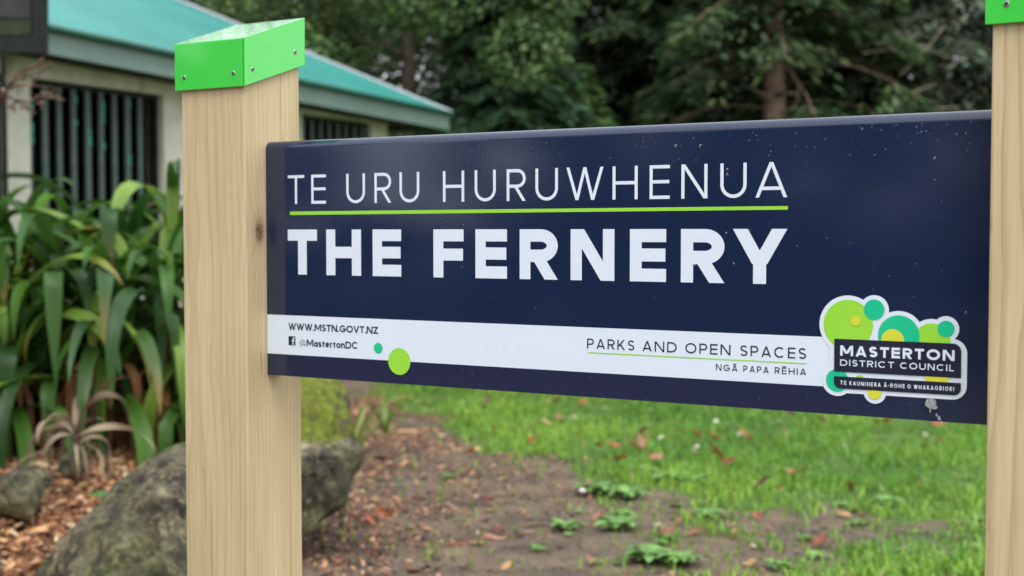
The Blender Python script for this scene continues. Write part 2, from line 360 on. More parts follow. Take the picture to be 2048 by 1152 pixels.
# the board: folded sheet with a rounded top edge
ZT = 1.4605; R_ = .015; TH = .034; prof = [(0, ZS)]
for k in range(9):
    a = k/8*PI/2; prof.append((R_-R_*math.cos(a), ZT-R_+R_*math.sin(a)))
prof += [(TH, ZT), (TH, ZS)]
mb = MB(); n_ = len(prof)
vs = [(x, y, z) for x in (.0008, W_SIGN-.0008) for (y, z) in prof]
fs = [(i, (i+1) % n_, n_+(i+1) % n_, n_+i)[::-1] for i in range(n_)] + [tuple(range(n_)), tuple(range(2*n_-1, n_-1, -1))]
mb.add(vs, fs); BO = np.array([W_SIGN/2, 0, ZS])
board = mb.build('sign_board', NAVY, None, origin=BO); board.location = tuple(BO); at_root(board)
for pl in board.data.polygons: pl.use_smooth = len(pl.vertices) == 4 and abs(pl.normal.x) < .5
bm = bmesh.new(); bm.from_mesh(board.data)
for e in bm.edges:
    if len(e.link_faces) == 2 and e.calc_face_angle(0) > .6: e.smooth = False
bm.to_mesh(board.data); bm.free()

# --- flat lettering cut from vinyl: strokes in the board's plane
class Ink:
    def __init__(s, layer): s.mb = MB(); s.y = -.0002-.0003*layer; s.k = 0
    def poly(s, pts):
        s.k += 1; y = s.y-.000012*(s.k % 12)
        s.mb.add([(x, y, z) for x, z in pts], [tuple(range(len(pts)))])
    def ribbon(s, pts, hw, e0=True, e1=True):
        P = [np.array(q, float) for q in pts]; P = [P[0]]+[b for a, b in zip(P, P[1:]) if np.linalg.norm(b-a) > 1e-7]
        if len(P) < 2: return
        un = lambda v: v/np.linalg.norm(v)
        closed = np.linalg.norm(P[0]-P[-1]) < 1e-6
        if not closed:
            if e0: P[0] = P[0]-un(P[1]-P[0])*hw
            if e1: P[-1] = P[-1]+un(P[-1]-P[-2])*hw
        L, Rr = [], []; n = len(P)
        for i in range(n):
            if closed: t0 = un(P[i]-P[i-1]) if i else un(P[0]-P[-2]); t1 = un(P[i+1]-P[i]) if i < n-1 else un(P[1]-P[0])
            else: t0 = un(P[i]-P[i-1]) if i else un(P[1]-P[0]); t1 = un(P[i+1]-P[i]) if i < n-1 else t0
            n0 = np.array([-t0[1], t0[0]]); n1 = np.array([-t1[1], t1[0]]); mm = un(n0+n1); sc = hw/max(.35, mm @ n0)
            L.append(P[i]+mm*sc); Rr.append(P[i]-mm*sc)
        s.k += 1; y = s.y-.000012*(s.k % 12)
        s.mb.add([(q[0], y, q[1]) for q in Rr+L], [(i, i+1, n+i+1, n+i) for i in range(n-1)])
    def disc(s, cx, cz, r, a0=0, a1=2*PI, n=64):
        s.poly([(cx+r*math.cos(a0+(a1-a0)*i/n), cz+r*math.sin(a0+(a1-a0)*i/n)) for i in range(n)])
    def build(s, name, matl):
        ob = s.mb.build(name, matl, board, origin=BO)
        bm = bmesh.new(); bm.from_mesh(ob.data)
        for f in bm.faces:
            if f.normal.y > 0: f.normal_flip()
        bm.to_mesh(ob.data); bm.free(); return ob
def arc(cx, cy, rx, ry, a0, a1, n=14):
    return [(cx+rx*math.cos(math.radians(a0+(a1-a0)*i/n)), cy+ry*math.sin(math.radians(a0+(a1-a0)*i/n))) for i in range(n+1)]
S_PTS = arc(.5, .745, .47, .255, 28, 180, 12)+[(.06, .66), (.2, .56), (.5, .5), (.82, .43)]+arc(.5, .262, .5, .262, 18, -152, 16)
def glyph(ch):
    """list of strokes: ('S', pts) centre line in the inset box, ('D', (u0,v0),(u1,v1)) slanted bar with level ends"""
    G = {
     'T': [('S', [(0, 1), (1, 1)]), ('S', [(.5, 0), (.5, 1)])],
     'E': [('S', [(1, 1), (0, 1), (0, 0), (1, 0)]), ('S', [(0, .51), (.97, .51)])],
     'F': [('S', [(1, 1), (0, 1), (0, 0)]), ('S', [(0, .47), (.97, .47)])],
     'H': [('S', [(0, 0), (0, 1)]), ('S', [(1, 0), (1, 1)]), ('S', [(0, .5), (1, .5)])],
     'U': [('S', [(0, 1)]+arc(.5, .37, .5, .37, 180, 360, 18)+[(1, 1)])],
     'R': [('S', [(0, 0), (0, 1)]), ('s', [(0, 1), (.55, 1)]+arc(.58, .73, .42, .27, 84, -84, 14)+[(.55, .46), (0, .46)]), ('D', (.5, .42), (1, 0))],
     'P': [('S', [(0, 0), (0, 1)]), ('s', [(0, 1), (.55, 1)]+arc(.58, .71, .42, .29, 84, -84, 14)+[(.55, .42), (0, .42)])],
     'N': [('S', [(0, 0), (0, 1)]), ('S', [(1, 0), (1, 1)]), ('D', (0, 1), (1, 0))],
     'M': [('S', [(0, 0), (0, 1)]), ('S', [(1, 0), (1, 1)]), ('D', (0, 1), (.5, .22)), ('D', (1, 1), (.5, .22))],
     'W': [('D', (0, 1), (.27, 0)), ('D', (.27, 0), (.5, 1)), ('D', (.5, 1), (.73, 0)), ('D', (.73, 0), (1, 1))],
     'V': [('D', (0, 1), (.5, 0)), ('D', (.5, 0), (1, 1))],
     'A': [('D', (0, 0), (.5, 1)), ('D', (.5, 1), (1, 0)), ('B', (.16, .26), (.84, .26))],
     'Y': [('D', (0, 1), (.5, .36)), ('D', (1, 1), (.5, .36)), ('S', [(.5, 0), (.5, .42)])],
     'K': [('S', [(0, 0), (0, 1)]), ('D', (.02, .34), (.92, 1)), ('D', (.3, .58), (1, 0))],
     'Z': [('S', [(0, 1), (1, 1)]), ('S', [(0, 0), (1, 0)]), ('D', (0, 0), (1, 1))],
     'L': [('S', [(0, 1), (0, 0), (1, 0)])], 'I': [('S', [(.5, 0), (.5, 1)])],
     'O': [('S', arc(.5, .5, .5, .5, 0, 360, 40))], 'D': [('S', [(0, 0), (0, 1)]), ('s', [(0, 1), (.4, 1)]+arc(.42, .5, .58, .5, 88, -88, 22)+[(.4, 0), (0, 0)])],
     'C': [('s', arc(.52, .5, .52, .5, 46, 314, 30))], 'G': [('s', arc(.52, .5, .52, .5, 46, 350, 30)+[(1.0, .46)]), ('S', [(.6, .46), (1, .46)])],
     'S': [('s', S_PTS)], '.': [('S', [(.5, 0), (.5, .012)])], '-': [('S', [(0, .43), (1, .43)])],
     'a': [('S', arc(.47, .31, .47, .31, 0, 360, 24)), ('S', [(1, 0), (1, .62)])],
     'o': [('S', arc(.5, .32, .5, .32, 0, 360, 24))],
     'e': [('s', [(.02, .34), (.98, .34)]), ('s', arc(.5, .32, .5, .32, 4, 318, 24))],
     'n': [('S', [(0, 0), (0, .64)]), ('S', [(0, .3)]+arc(.5, .34, .5, .3, 170, 0, 12)+[(1, 0)])],
     'r': [('S', [(0, 0), (0, .64)]), ('s', arc(.75, .3, .75, .34, 176, 76, 10))],
     't': [('s', [(.4, .86)]+[(.4, .2)]+arc(.78, .18, .38, .18, 180, 300, 8)), ('S', [(.0, .62), (.95, .62)])],
     's': [('s', [(u, v*.64) for u, v in S_PTS])],
     '@': [('s', arc(.5, .42, .5, .5, -50, 255, 40)), ('s', arc(.46, .42, .2, .22, 0, 360, 20)), ('s', [(.68, .62), (.66, .3), (.8, .22), (.93, .3)])],
    }
    if ch == 'Ā': return G['A']+[('S', [(.28, 1.24), (.72, 1.24)])]
    if ch == 'Ē': return G['E']+[('S', [(.15, 1.24), (.85, 1.24)])]
    return G[ch]
def draw(ink, ch, x0, x1, z0, z1, w):
    hw = w/2; X = lambda u: x0+hw+u*(x1-x0-w); Zc = lambda v: z0+hw+v*(z1-z0-w); Zf = lambda v: z0+v*(z1-z0)
    if ch in 'I.': X = lambda u: (x0+x1)/2
    for st in glyph(ch):
        if st[0] in 'Ss': ink.ribbon([(X(u), Zc(v)) for u, v in st[1]], hw, st[0] == 'S', st[0] == 'S')
        elif st[0] == 'B': ink.ribbon([(x0+st[1][0]*(x1-x0), Zf(st[1][1])), (x0+st[2][0]*(x1-x0), Zf(st[2][1]))], hw, False, False)
        else:
            (u0, v0), (u1, v1) = st[1], st[2]; dz = abs(Zf(v1)-Zf(v0))
            wd = x1-x0; sp = abs(u1-u0)*wd
            # level-ended bar whose outer sides stay inside the box: solve the level width
            wh = w*1.1
            for _ in range(6):
                a = max(1e-6, wd-wh)*abs(u1-u0); wh = w*math.sqrt(1+(a/dz)**2)
            wh = min(wh, wd*.62); XX = lambda u: x0+wh/2+u*(wd-wh)
            ink.poly([(XX(u0)-wh/2, Zf(v0)), (XX(u0)+wh/2, Zf(v0)), (XX(u1)+wh/2, Zf(v1)), (XX(u1)-wh/2, Zf(v1))])
ADV = dict(A=.74, C=.8, D=.74, E=.56, F=.53, G=.82, H=.72, K=.66, L=.5, M=.88, N=.75, O=.86, P=.6, R=.62, S=.56, T=.6, U=.7, V=.72, W=1.04, Y=.7, Z=.62, a=.52, s=.42, t=.36, e=.52, r=.32, o=.54, n=.5)
ADV.update({'Ā': .74, 'Ē': .56, '@': .86, '-': .36})
def word(ink, txt, xa, xb, z0, z1, w, gap=.22, name='band_word', matl=None):
    if ink is None: ink = Ink(1 if matl is None else 7); own = True
    else: own = False
    h = z1-z0; wid = [w if c in 'I.' else ADV[c]*h for c in txt]; gp = gap*h
    k = (xb-xa-gp*(len(txt)-1))/sum(wid)
    fix = sum(w for c in txt if c in 'I.'); k = (xb-xa-gp*(len(txt)-1)-fix)/(sum(wid)-fix)
    x = xa
    for c, wi in zip(txt, wid):
        wi = wi if c in 'I.' else wi*k; draw(ink, c, x, x+wi, z0, z1, w); x += wi+gp
    if own: ink.build(name, matl or DARKINK)
fx = lambda px, py=460: face(px, py)[0]
fz = lambda px, py: face(px, py)[1]
# te reo line
z1a, z0a = (fz(592, 351.4)+fz(1543, 322.8))/2, (fz(592, 409)+fz(1543, 393.6))/2
ink = Ink(0)
for ch, a, b in [('T', 575.8, 608.5), ('E', 622.7, 652), ('U', 692.7, 730.2), ('R', 749, 782.5), ('U', 799.2, 838.8), ('H', 886, 928.5), ('U', 949.5, 991.7), ('R', 1013.5, 1051.5), ('U', 1071, 1116),
                 ('W', 1133, 1207), ('H', 1225.2, 1275.4), ('E', 1299.3, 1339.7), ('N', 1362.8, 1415), ('U', 1440.7, 1493.2), ('A', 1511, 1574.7)]:
    if ch == 'U' and a == 692.7 or ch == 'H' and a == 886: ink.build('title_word', WHITE); ink = Ink(0)
    draw(ink, ch, fx(a, 380), fx(b, 380), z0a, z1a, .0050)
ink.build('title_word', WHITE)
ink = Ink(0); ink.poly([face(580, 423.2), face(1576, 412), face(1576, 419.2), face(580, 430)]); ink.build('title_rule', LIME)
z1b, z0b = (fz(605, 459.2)+fz(1520, 457.7))/2, (fz(605, 549.2)+fz(1520, 567.8))/2
ink = Ink(0)
for ch, a, b in [('T', 576, 634.2), ('H', 652.8, 722.2), ('E', 745.5, 802.5), ('F', 867, 927.3), ('E', 951, 1014), ('R', 1039.5, 1115.7), ('N', 1141.4, 1229), ('E', 1260, 1332.4), ('R', 1361.9, 1449), ('Y', 1465.8, 1574.4)]:
    if ch == 'F': ink.build('name_word', WHITE); ink = Ink(0)
    draw(ink, ch, fx(a, 505), fx(b, 505), z0b, z1b, .0196)
ink.build('name_word', WHITE)
# white band with its words
zt = (fz(534, 628)+fz(1639, 674.4))/2; zb = (fz(534, 706)+fz(1645, 773))/2
ink = Ink(0); ink.poly([(.0012, zb), (fx(1700, 720), zb), (fx(1700, 720), zt), (.0012, zt)]); ink.build('white_band', WHITE)
word(None, 'WWW.MSTN.GOVT.NZ', fx(577.2, 656), fx(756.4, 656), (fz(580, 659)+fz(750, 668.2))/2, (fz(580, 645.5)+fz(750, 653.8))/2, .0025, .10)
za, zb2 = (fz(613, 692.7)+fz(716, 698))/2, (fz(613, 678.6)+fz(716, 684))/2
ink = Ink(1); word(ink, '@', fx(599.8, 690), fx(611.5, 690), za-.001, zb2, .0009)
word(ink, 'MastertonDC', fx(613.8, 690), fx(716.6, 690), za, zb2, .0025, .10); ink.build('band_word', DARKINK)
x0, x1 = fx(577.5, 680), fx(591, 680); q0, q1 = fz(584, 690.6), fz(584, 672.4)
ink = Ink(1); ink.poly([(x0, q0), (x1, q0), (x1, q1), (x0, q1)]); ink.build('social_badge', DARKINK)
word(None, 'PARKS', fx(1174.4, 690), fx(1269, 690), (fz(1175, 696.8)+fz(1610, 717.7))/2, (fz(1175, 676.9)+fz(1610, 696))/2, .0021, .30)
zp0, zp1 = (fz(1175, 696.8)+fz(1610, 717.7))/2, (fz(1175, 676.9)+fz(1610, 696))/2
for tx, a, b in [('AND', 543, 818), ('OPEN', 887, 1250), ('SPACES', 1328, 1858)]: word(None, tx, fx(1150+a/4.0157, 700), fx(1150+b/4.0157, 700), zp0, zp1, .0021, .30)
zn0, zn1 = (fz(1434, 741)+fz(1610, 750.3))/2, (fz(1434, 728.4)+fz(1610, 737))/2
for tx, a, b in [('NGĀ', 1132, 1306), ('PAPA', 1353, 1556), ('RĒHIA', 1605, 1858)]: word(None, tx, fx(1150+a/4.0157, 740), fx(1150+b/4.0157, 740), zn0, zn1, .0014, .34)
ink = Ink(2); hx = x1-x0
ink.ribbon([(x0+hx*.66, q0), (x0+hx*.66, q0+(q1-q0)*.62)]+[(x0+hx*(.66+.2*(1-math.cos(a))), q0+(q1-q0)*(.62+.22*math.sin(a))) for a in np.linspace(.2, PI/2, 6)], hx*.075, False, True)
ink.ribbon([(x0+hx*.46, q0+(q1-q0)*.5), (x0+hx*.88, q0+(q1-q0)*.5)], hx*.07, False, False)
ink.build('social_badge_letter', WHITE)
ink = Ink(1); a, b = face(1150+102/4.0157, 640+262/4.0157), face(1150+1860/4.0157, 640+350/4.0157); zc = (a[1]+b[1])/2
ink.poly([(a[0], zc-.0009), (b[0], zc-.0009), (b[0], zc+.0009), (a[0], zc+.0009)]); ink.build('band_rule', LIME)
def dsc(ink, px, py, ry, extra=0):
    c = face(px, py); r = abs(face(px, py-ry)[1]-face(px, py+ry)[1])/2; ink.disc(c[0], c[1], r+extra); return c, r
ink = Ink(2); dsc(ink, 756.9, 696.1, 10.6); ink.build('small_teal_dot', TEAL)
ink = Ink(2); dsc(ink, 799, 722.8, 26.9); ink.build('lime_dot', LIME)
# council logo
Q = lambda x, z: (1600+x/3.6, 560+z/3.6)
def rrect(ink, x0, x1, z0, z1, r, corners):           # corners: tl, tr, br, bl radii on/off
    pts = []
    for on, cx, cz, a0 in ((corners[0], x0, z1, 90), (corners[1], x1, z1, 0), (corners[2], x1, z0, -90), (corners[3], x0, z0, 180)):
        if not on: pts.append((cx, cz)); continue
        sx = 1 if cx == x0 else -1; sz = 1 if cz == z0 else -1
        a1 = {90: (180, 90), 0: (90, 0), -90: (0, -90), 180: (270, 180)}[a0]
        pts += arc(cx+sx*r, cz+sz*r, r, r, a1[0], a1[1], 8)
    ink.poly(pts)
CIRC = [('LIME', 348, 322, 180), ('TEAL', 536, 214, 74), ('TEAL', 712, 402, 148), ('LIME', 950, 443, 131), ('TEAL', 1053, 352, 60), ('TEAL', 270, 722, 82), ('YEL', 540, 810, 49)]
ink = Ink(2); e = abs(face(*Q(500, 0))[1]-face(*Q(500, 31))[1])
for c_, x, z, r in CIRC: dsc(ink, *Q(x, z), r/3.6, e)
lx0, lx1 = face(*Q(215, 560))[0], face(*Q(1204, 600))[0]; lzt = face(*Q(1120, 425))[1]; lzb = face(*Q(1100, 861))[1]
rrect(ink, lx0, lx1, lzb, lzt, .019, (0, 1, 1, 0)); ink.build('logo_backing', WHITE)
LAYER = dict(LIME=3, TEAL=4, YEL=5); MATC = dict(LIME=LIME, TEAL=TEAL, YEL=YEL)
for c_, x, z, r in CIRC+[('LIME', 433, 720, 36), ('YEL', 403, 294, 36), ('YEL', 669, 435, 82), ('YEL', 987, 672, 92)]:
    ink = Ink(LAYER[c_]); dsc(ink, *Q(x, z), r/3.6); ink.build('logo_circle', MATC[c_])
ink = Ink(6); dx0, dx1 = face(*Q(249, 560))[0], face(*Q(1163, 600))[0]
rrect(ink, dx0, dx1, (face(*Q(249, 657))[1]+face(*Q(1160, 706))[1])/2, (face(*Q(250, 422))[1]+face(*Q(1120, 457))[1])/2, .011, (0, 1, 0, 0))
ink.build('logo_panel', DARKINK); ink = Ink(6)
rrect(ink, dx0, dx1, (face(*Q(290, 780))[1]+face(*Q(1120, 829))[1])/2, (face(*Q(249, 691))[1]+face(*Q(1160, 741))[1])/2, .009, (0, 0, 1, 1)); ink.build('logo_panel', DARKINK)
av = lambda a, b: (face(*Q(*a))[1]+face(*Q(*b))[1])/2; qx = lambda x, z: face(*Q(x, z))[0]
word(None, 'MASTERTON', qx(293, 520), qx(1116, 545), av((310, 546), (1090, 580)), av((310, 470), (1090, 504)), .0034, .24, 'logo_word', WHITE)
z0, z1 = av((310, 617), (1090, 655)), av((310, 571), (1090, 609))
word(None, 'DISTRICT', qx(293, 600), qx(680, 610), z0, z1, .00145, .30, 'logo_word', WHITE); word(None, 'COUNCIL', qx(724, 620), qx(1112, 632), z0, z1, .00145, .30, 'logo_word', WHITE)
z0, z1 = av((310, 753), (1105, 798)), av((310, 724), (1105, 768))
for tx, a, b in [('TE', 293, 338), ('KAUNIHERA', 359, 584), ('Ā-ROHE', 607, 757), ('O', 777, 800), ('WHAKAORIORI', 822, 1112)]: word(None, tx, qx(a, 750), qx(b, 770), z0, z1, .00095, .30, 'logo_word', WHITE)
# bird dropping and rain drops on the board
ink = Ink(9); rl = random.Random(4)
def blot(px, py, rx, ry, n=22, j=.22):
    ink.poly([face(px+rx*math.cos(2*PI*i/n)*(1+rl.uniform(-j, j)), py+ry*math.sin(2*PI*i/n)*(1+rl.uniform(-j, j))) for i in range(n)])
blot(1863, 806, 11.5, 10, 26, .15); blot(1869, 814, 7, 4.5); blot(1861.5, 821, 1.6, 4.5); blot(1874.5, 829.5, 2.2, 3); blot(1879, 836, 3, 5); blot(1884, 844, 1.5, 4)
ink.build('bird_dropping', DROPPING)
mb = MB()
def bead(px, py, r, st=1.0):
    x, z = face(px, py); k = 8; vs = [(x, -.55*r, z)]; fs = []
    for rr_, h_ in ((.55, .45), (.9, .2), (1, -.1)): vs += [(x+r*rr_*math.cos(2*PI*i/k), -h_*r, z+r*st*rr_*math.sin(2*PI*i/k)) for i in range(k)]
    fs = [(0, 1+(i+1) % k, 1+i) for i in range(k)]
    for j in range(2): fs += [(1+j*k+i, 1+j*k+(i+1) % k, 1+(j+1)*k+(i+1) % k, 1+(j+1)*k+i) for i in range(k)]
    mb.add(vs, fs)
for _ in range(90):
    px = rl.choice([rl.uniform(545, 1960), rl.uniform(1250, 1965)]); top = 285-(px-531)*.0449
    py = top+18+abs(rl.gauss(0, 22))+rl.uniform(0, 8)
    bead(px, py, rl.choice([.0004, .0005, .0006, .0008])*(.7+.6*(px-531)/1440), rl.choice([1, 1.3, 1.6]))
for _ in range(90):
    px = rl.uniform(560, 1965); py = rl.uniform(300, 620); bead(px, py, rl.choice([.0004, .0006, .0009]), rl.choice([1, 1.5]))
for px, py, r in [(1455, 340, .0017), (1455, 350, .0018), (1453, 467, .0016), (1468, 528, .0018), (1390, 531, .0016), (1932, 626, .0018), (1738, 850, .001), (1870, 318, .002), (1352, 293, .002), (1401, 293, .002)]: bead(px, py, r, 1.5)
for _ in range(60):
    px = rl.uniform(560, 1965); py = 749+(px-534)*.0722-rl.uniform(3, 60); bead(px, py, rl.choice([.0004, .0006, .0008]), 1.4)
tag(mb.build('raindrops', WATER, board, True, origin=BO), kind='stuff')

#@@REST@@
# ------------------------------------------------------------------ fernery building
FWD = math.degrees(math.atan2(M[2][1], M[2][0])); ang = math.radians(FWD-26.5)
BU = np.array([math.cos(ang), math.sin(ang), 0]); BN = np.array([BU[1], -BU[0], 0])     # along the wall, outwards
F0 = at_depth(100, 108, 8.3); F0[2] = 0; W0 = F0-.30*BN
BR = np.array([BU, BN, [0, 0, 1]]).T
def wp(s, n, z, base=W0): q = base+s*BU+n*BN; return np.array([q[0], q[1], z])
BL = tag(empty('fernery_building', tuple(wp(1.5, -1.5, 0))), 'cream walled fernery building with teal roof and dark slatted openings behind the left post', 'building')
def bput(o): o.parent = BL; o.location = Vector(o.location)-Vector(BL.location); return o
def bbox(mb, s0, s1, n0, n1, z0, z1, col=None): mb.box(wp((s0+s1)/2, (n0+n1)/2, (z0+z1)/2), ((s1-s0)/2, (n1-n0)/2, (z1-z0)/2), BR, col)
# wall material: cream render stained by rain, moss below the eaves
m, t, p, o = new_mat('stained_render'); mp = mapping(t, (1, 1, 1)); nA = noise_tex(t, mp.outputs[0], 6, 6, .6)
mp2 = mapping(t, (5, 5, .7)); nB = noise_tex(t, mp2.outputs[0], 1.6, 5, .6)
rA = ramp(t, [(.3, s2l(182, 182, 162)), (.7, s2l(204, 204, 186))]); t.links.new(nA.outputs[0], rA.inputs[0])
rB = ramp(t, [(.50, (0, 0, 0)), (.72, (1, 1, 1))]); t.links.new(nB.outputs[0], rB.inputs[0])
sp = N(t, 'ShaderNodeSeparateXYZ'); t.links.new(mp.outputs[0], sp.inputs[0])
hz = N(t, 'ShaderNodeMapRange'); hz.inputs[1].default_value = 1.9; hz.inputs[2].default_value = 2.45; t.links.new(sp.outputs[2], hz.inputs[0])
cst = mix(t, math_n(t, 'MULTIPLY', math_n(t, 'MULTIPLY', rB.outputs[0], hz.outputs[0]), .85), rA.outputs[0], s2l(118, 114, 56))
t.links.new(cst, p.inputs['Base Color']); p.inputs['Roughness'].default_value = .85; bump(t, p, nA.outputs[0], .2); RENDER = m
FASCIA = plain('fascia_paint', s2l(108, 130, 120), .55, .4, 0, .10, 3)
SLAT = plain('slat_paint', s2l(78, 94, 86), .6, .4, 0, .18, 9)
SLATGREEN = plain('old_green_paint', s2l(40, 150, 122), .5, .4, 0, .25, 9)
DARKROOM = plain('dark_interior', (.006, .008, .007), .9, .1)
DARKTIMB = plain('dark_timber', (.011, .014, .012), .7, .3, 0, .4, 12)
# roof sheet
m, t, p, o = new_mat('teal_roof_sheet'); mp = mapping(t, (1, 1, 1)); nA = noise_tex(t, mp.outputs[0], 1.3, 6, .6)
rA = ramp(t, [(.3, s2l(22, 116, 106)), (.7, s2l(40, 134, 124))]); t.links.new(nA.outputs[0], rA.inputs[0]); t.links.new(rA.outputs[0], p.inputs['Base Color'])
p.inputs['Roughness'].default_value = .5; p.inputs['Specular IOR Level'].default_value = .35; bump(t, p, nA.outputs[0], .15, .02); ROOFM = m
ROOFEDGE = plain('roof_edge_green', s2l(14, 84, 66), .4, .5, 0, .3, 5)
FLASH = plain('grey_flashing', s2l(150, 160, 165), .45)
# wall with three openings
LOW, TOPZ = .85, 2.283; mb = MB(); T_ = .16; ops = [(-1.45, -.075), (.118, 1.376), (3.086, 4.166)]
s = -5.0
for a, b in ops: bbox(mb, s, a, -T_, 0, -.1, TOPZ); bbox(mb, a, b, -T_, 0, -.1, LOW); s = b
bbox(mb, s, 4.43, -T_, 0, -.1, TOPZ); bbox(mb, -5, 4.43, -T_, .012, TOPZ+.0005, 2.43)
bput(mb.build('wall', RENDER, origin=None))
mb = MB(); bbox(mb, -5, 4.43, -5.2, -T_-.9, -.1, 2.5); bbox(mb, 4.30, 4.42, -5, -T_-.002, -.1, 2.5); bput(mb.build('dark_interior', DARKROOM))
mb = MB(); bbox(mb, 4.431, 5.35, -2.6, -2.4, -.1, 2.5); bput(mb.build('under_eave_dark', DARKTIMB))  # near-black panel added to give the dark under the far eaves
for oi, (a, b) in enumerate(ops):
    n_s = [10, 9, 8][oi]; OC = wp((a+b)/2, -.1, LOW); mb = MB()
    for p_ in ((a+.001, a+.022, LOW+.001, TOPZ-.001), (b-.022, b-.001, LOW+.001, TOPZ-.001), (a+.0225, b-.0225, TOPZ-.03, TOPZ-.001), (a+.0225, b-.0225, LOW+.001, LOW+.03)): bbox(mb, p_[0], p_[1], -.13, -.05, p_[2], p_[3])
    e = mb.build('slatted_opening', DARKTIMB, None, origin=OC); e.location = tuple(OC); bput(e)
    for k in range(n_s):
        sx = a+.035+k*.1285 if oi == 1 else a+.08+(b-a-.16)*k/(n_s-1)
        mb = MB(); org = wp(sx, -.085, LOW); bbox(mb, sx, sx+.039+.006*(k % 3 == 1), -.075, -.058, LOW+.031, TOPZ-.031)
        if oi == 1 and k in (0, 3, 4, 5, 7):
            rr_ = random.Random(k)
            for q in range(rr_.randint(2, 4)):
                zz = rr_.uniform(1.75, 2.2); bbox(mb, sx+.030, sx+.048, -.0765, -.0565, zz, zz+rr_.uniform(.02, .08))
        sl_ = mb.build('slat', [SLAT, SLATGREEN], e, origin=org); sl_.location = Vector(tuple(org-OC))
        for fi, pl in enumerate(sl_.data.polygons): pl.material_index = 1 if fi >= 6 else 0
# plaque on the wall
mb = MB(); a_ = on_plane(338, 322, W0, BN); sq = (a_-W0) @ BU; bbox(mb, sq, sq+.13, .001, .012, 1.71, 1.82)
bput(bevel(mb.build('plaque', plain('plaque_white', s2l(190, 190, 180), .6)), .003))
# eaves: fascia slopes slightly down towards the far end
zf = lambda s_: 2.40-.0258*s_            # underside of the fascia
FA, FB = -5.0, 5.04
def fpt(s_, n, z): return wp(s_, n+.30, z)
mb = MB(); vs = [fpt(s_, n, zf(s_)+dz) for s_ in (FA, FB) for n in (-.028, 0) for dz in (0, .158)]
mb.add(vs, [(0, 1, 3, 2), (4, 6, 7, 5), (0, 4, 5, 1), (2, 3, 7, 6), (0, 2, 6, 4), (1, 5, 7, 3)])
vs = [fpt(FB+x, n, zf(FB)+dz) for x in (.001, .029) for n in (-4.6, 0) for dz in (0, .158)]
mb.add(vs, [(0, 1, 3, 2), (4, 6, 7, 5), (0, 4, 5, 1), (2, 3, 7, 6), (0, 2, 6, 4), (1, 5, 7, 3)])
bput(mb.build('fascia', FASCIA))
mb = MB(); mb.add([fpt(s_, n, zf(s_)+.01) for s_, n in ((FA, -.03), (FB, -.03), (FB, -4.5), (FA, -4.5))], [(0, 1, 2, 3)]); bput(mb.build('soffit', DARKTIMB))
# roof: hipped sheet; the hip rises back from the far eaves corner
E1, E0 = fpt(FB+.03, .03, zf(FB)+.162), fpt(FA, .03, zf(FA)+.162)
PIT = math.tan(math.radians(24)); eu = (E1-E0)/np.linalg.norm(E1-E0); inn = -BN*1.0+np.array([0, 0, PIT]); rn = np.cross(eu, inn); rn /= np.linalg.norm(rn)
H1 = on_plane(348, 0, E1, rn); hd = (H1-E1); kk = 2.6/max(.3, abs(hd @ BN)); H = E1+hd*kk; H0 = E0+(-BN*2.6+np.array([0, 0, PIT*2.6]))
Bk1 = E1-BN*5.2; Bk0 = E0-BN*5.2
mb = MB(); up_ = np.array([0, 0, .03]); top = [E0, E1, H, H0, Bk1, Bk0]
mb.add(top, [(0, 1, 2, 3), (1, 4, 2), (3, 2, 4, 5)])
roof = bput(mb.build('roof', ROOFM))
mb = MB(); mb.tube([E0+np.array([0, 0, -.004]), E1+np.array([0, 0, -.004])], .022, 8); ed = mb.build('roof_edge', ROOFEDGE, roof)
mb = MB(); mb.tube([E1+np.array([0, 0, .004]), H+np.array([0, 0, .012])], .022, 6); mb.build('hip_flashing', FLASH, roof)
print('roof', E1, H, (H-E1) @ BU, (H-E1) @ BN)
# dark timber porch frame at the near end of the eaves
PP = W0+.42*BN
def pq(px, py): return on_plane(px, py, PP, BN)
def pbox(mb, x0, x1, y0, y1, th=.05):
    A = [pq(x0, y0), pq(x1, y0), pq(x1, y1), pq(x0, y1)]; B = [q-BN*th for q in A]
    mb.add(A+B, [(3, 2, 1, 0), (4, 5, 6, 7), (0, 1, 5, 4), (1, 2, 6, 5), (2, 3, 7, 6), (3, 0, 4, 7)])
mb = MB(); pbox(mb, 66, 97, -60, 106, .12); pbox(mb, -60, 65.5, 71, 105, .12)
A = pq(3, 107); Bq = pq(10, 107); mb.box(((A+Bq)/2)*np.array([1, 1, 0])+np.array([0, 0, A[2]/2]), (.010, .012, A[2]/2), BR); pf = bput(mb.build('porch_frame', DARKTIMB))
mb = MB(); pbox(mb, -60, 62, 39, 69, .03); mb.build('mossy_rail', plain('mossy_board', s2l(54, 60, 40), .8, .2, 0, .3, 9), pf)
mb = MB(); pbox(mb, -60, 60, -60, 35, .02); mb.build('grey_panel', plain('grey_panel', s2l(42, 44, 43), .5, .4, 0, .3, 5), pf)

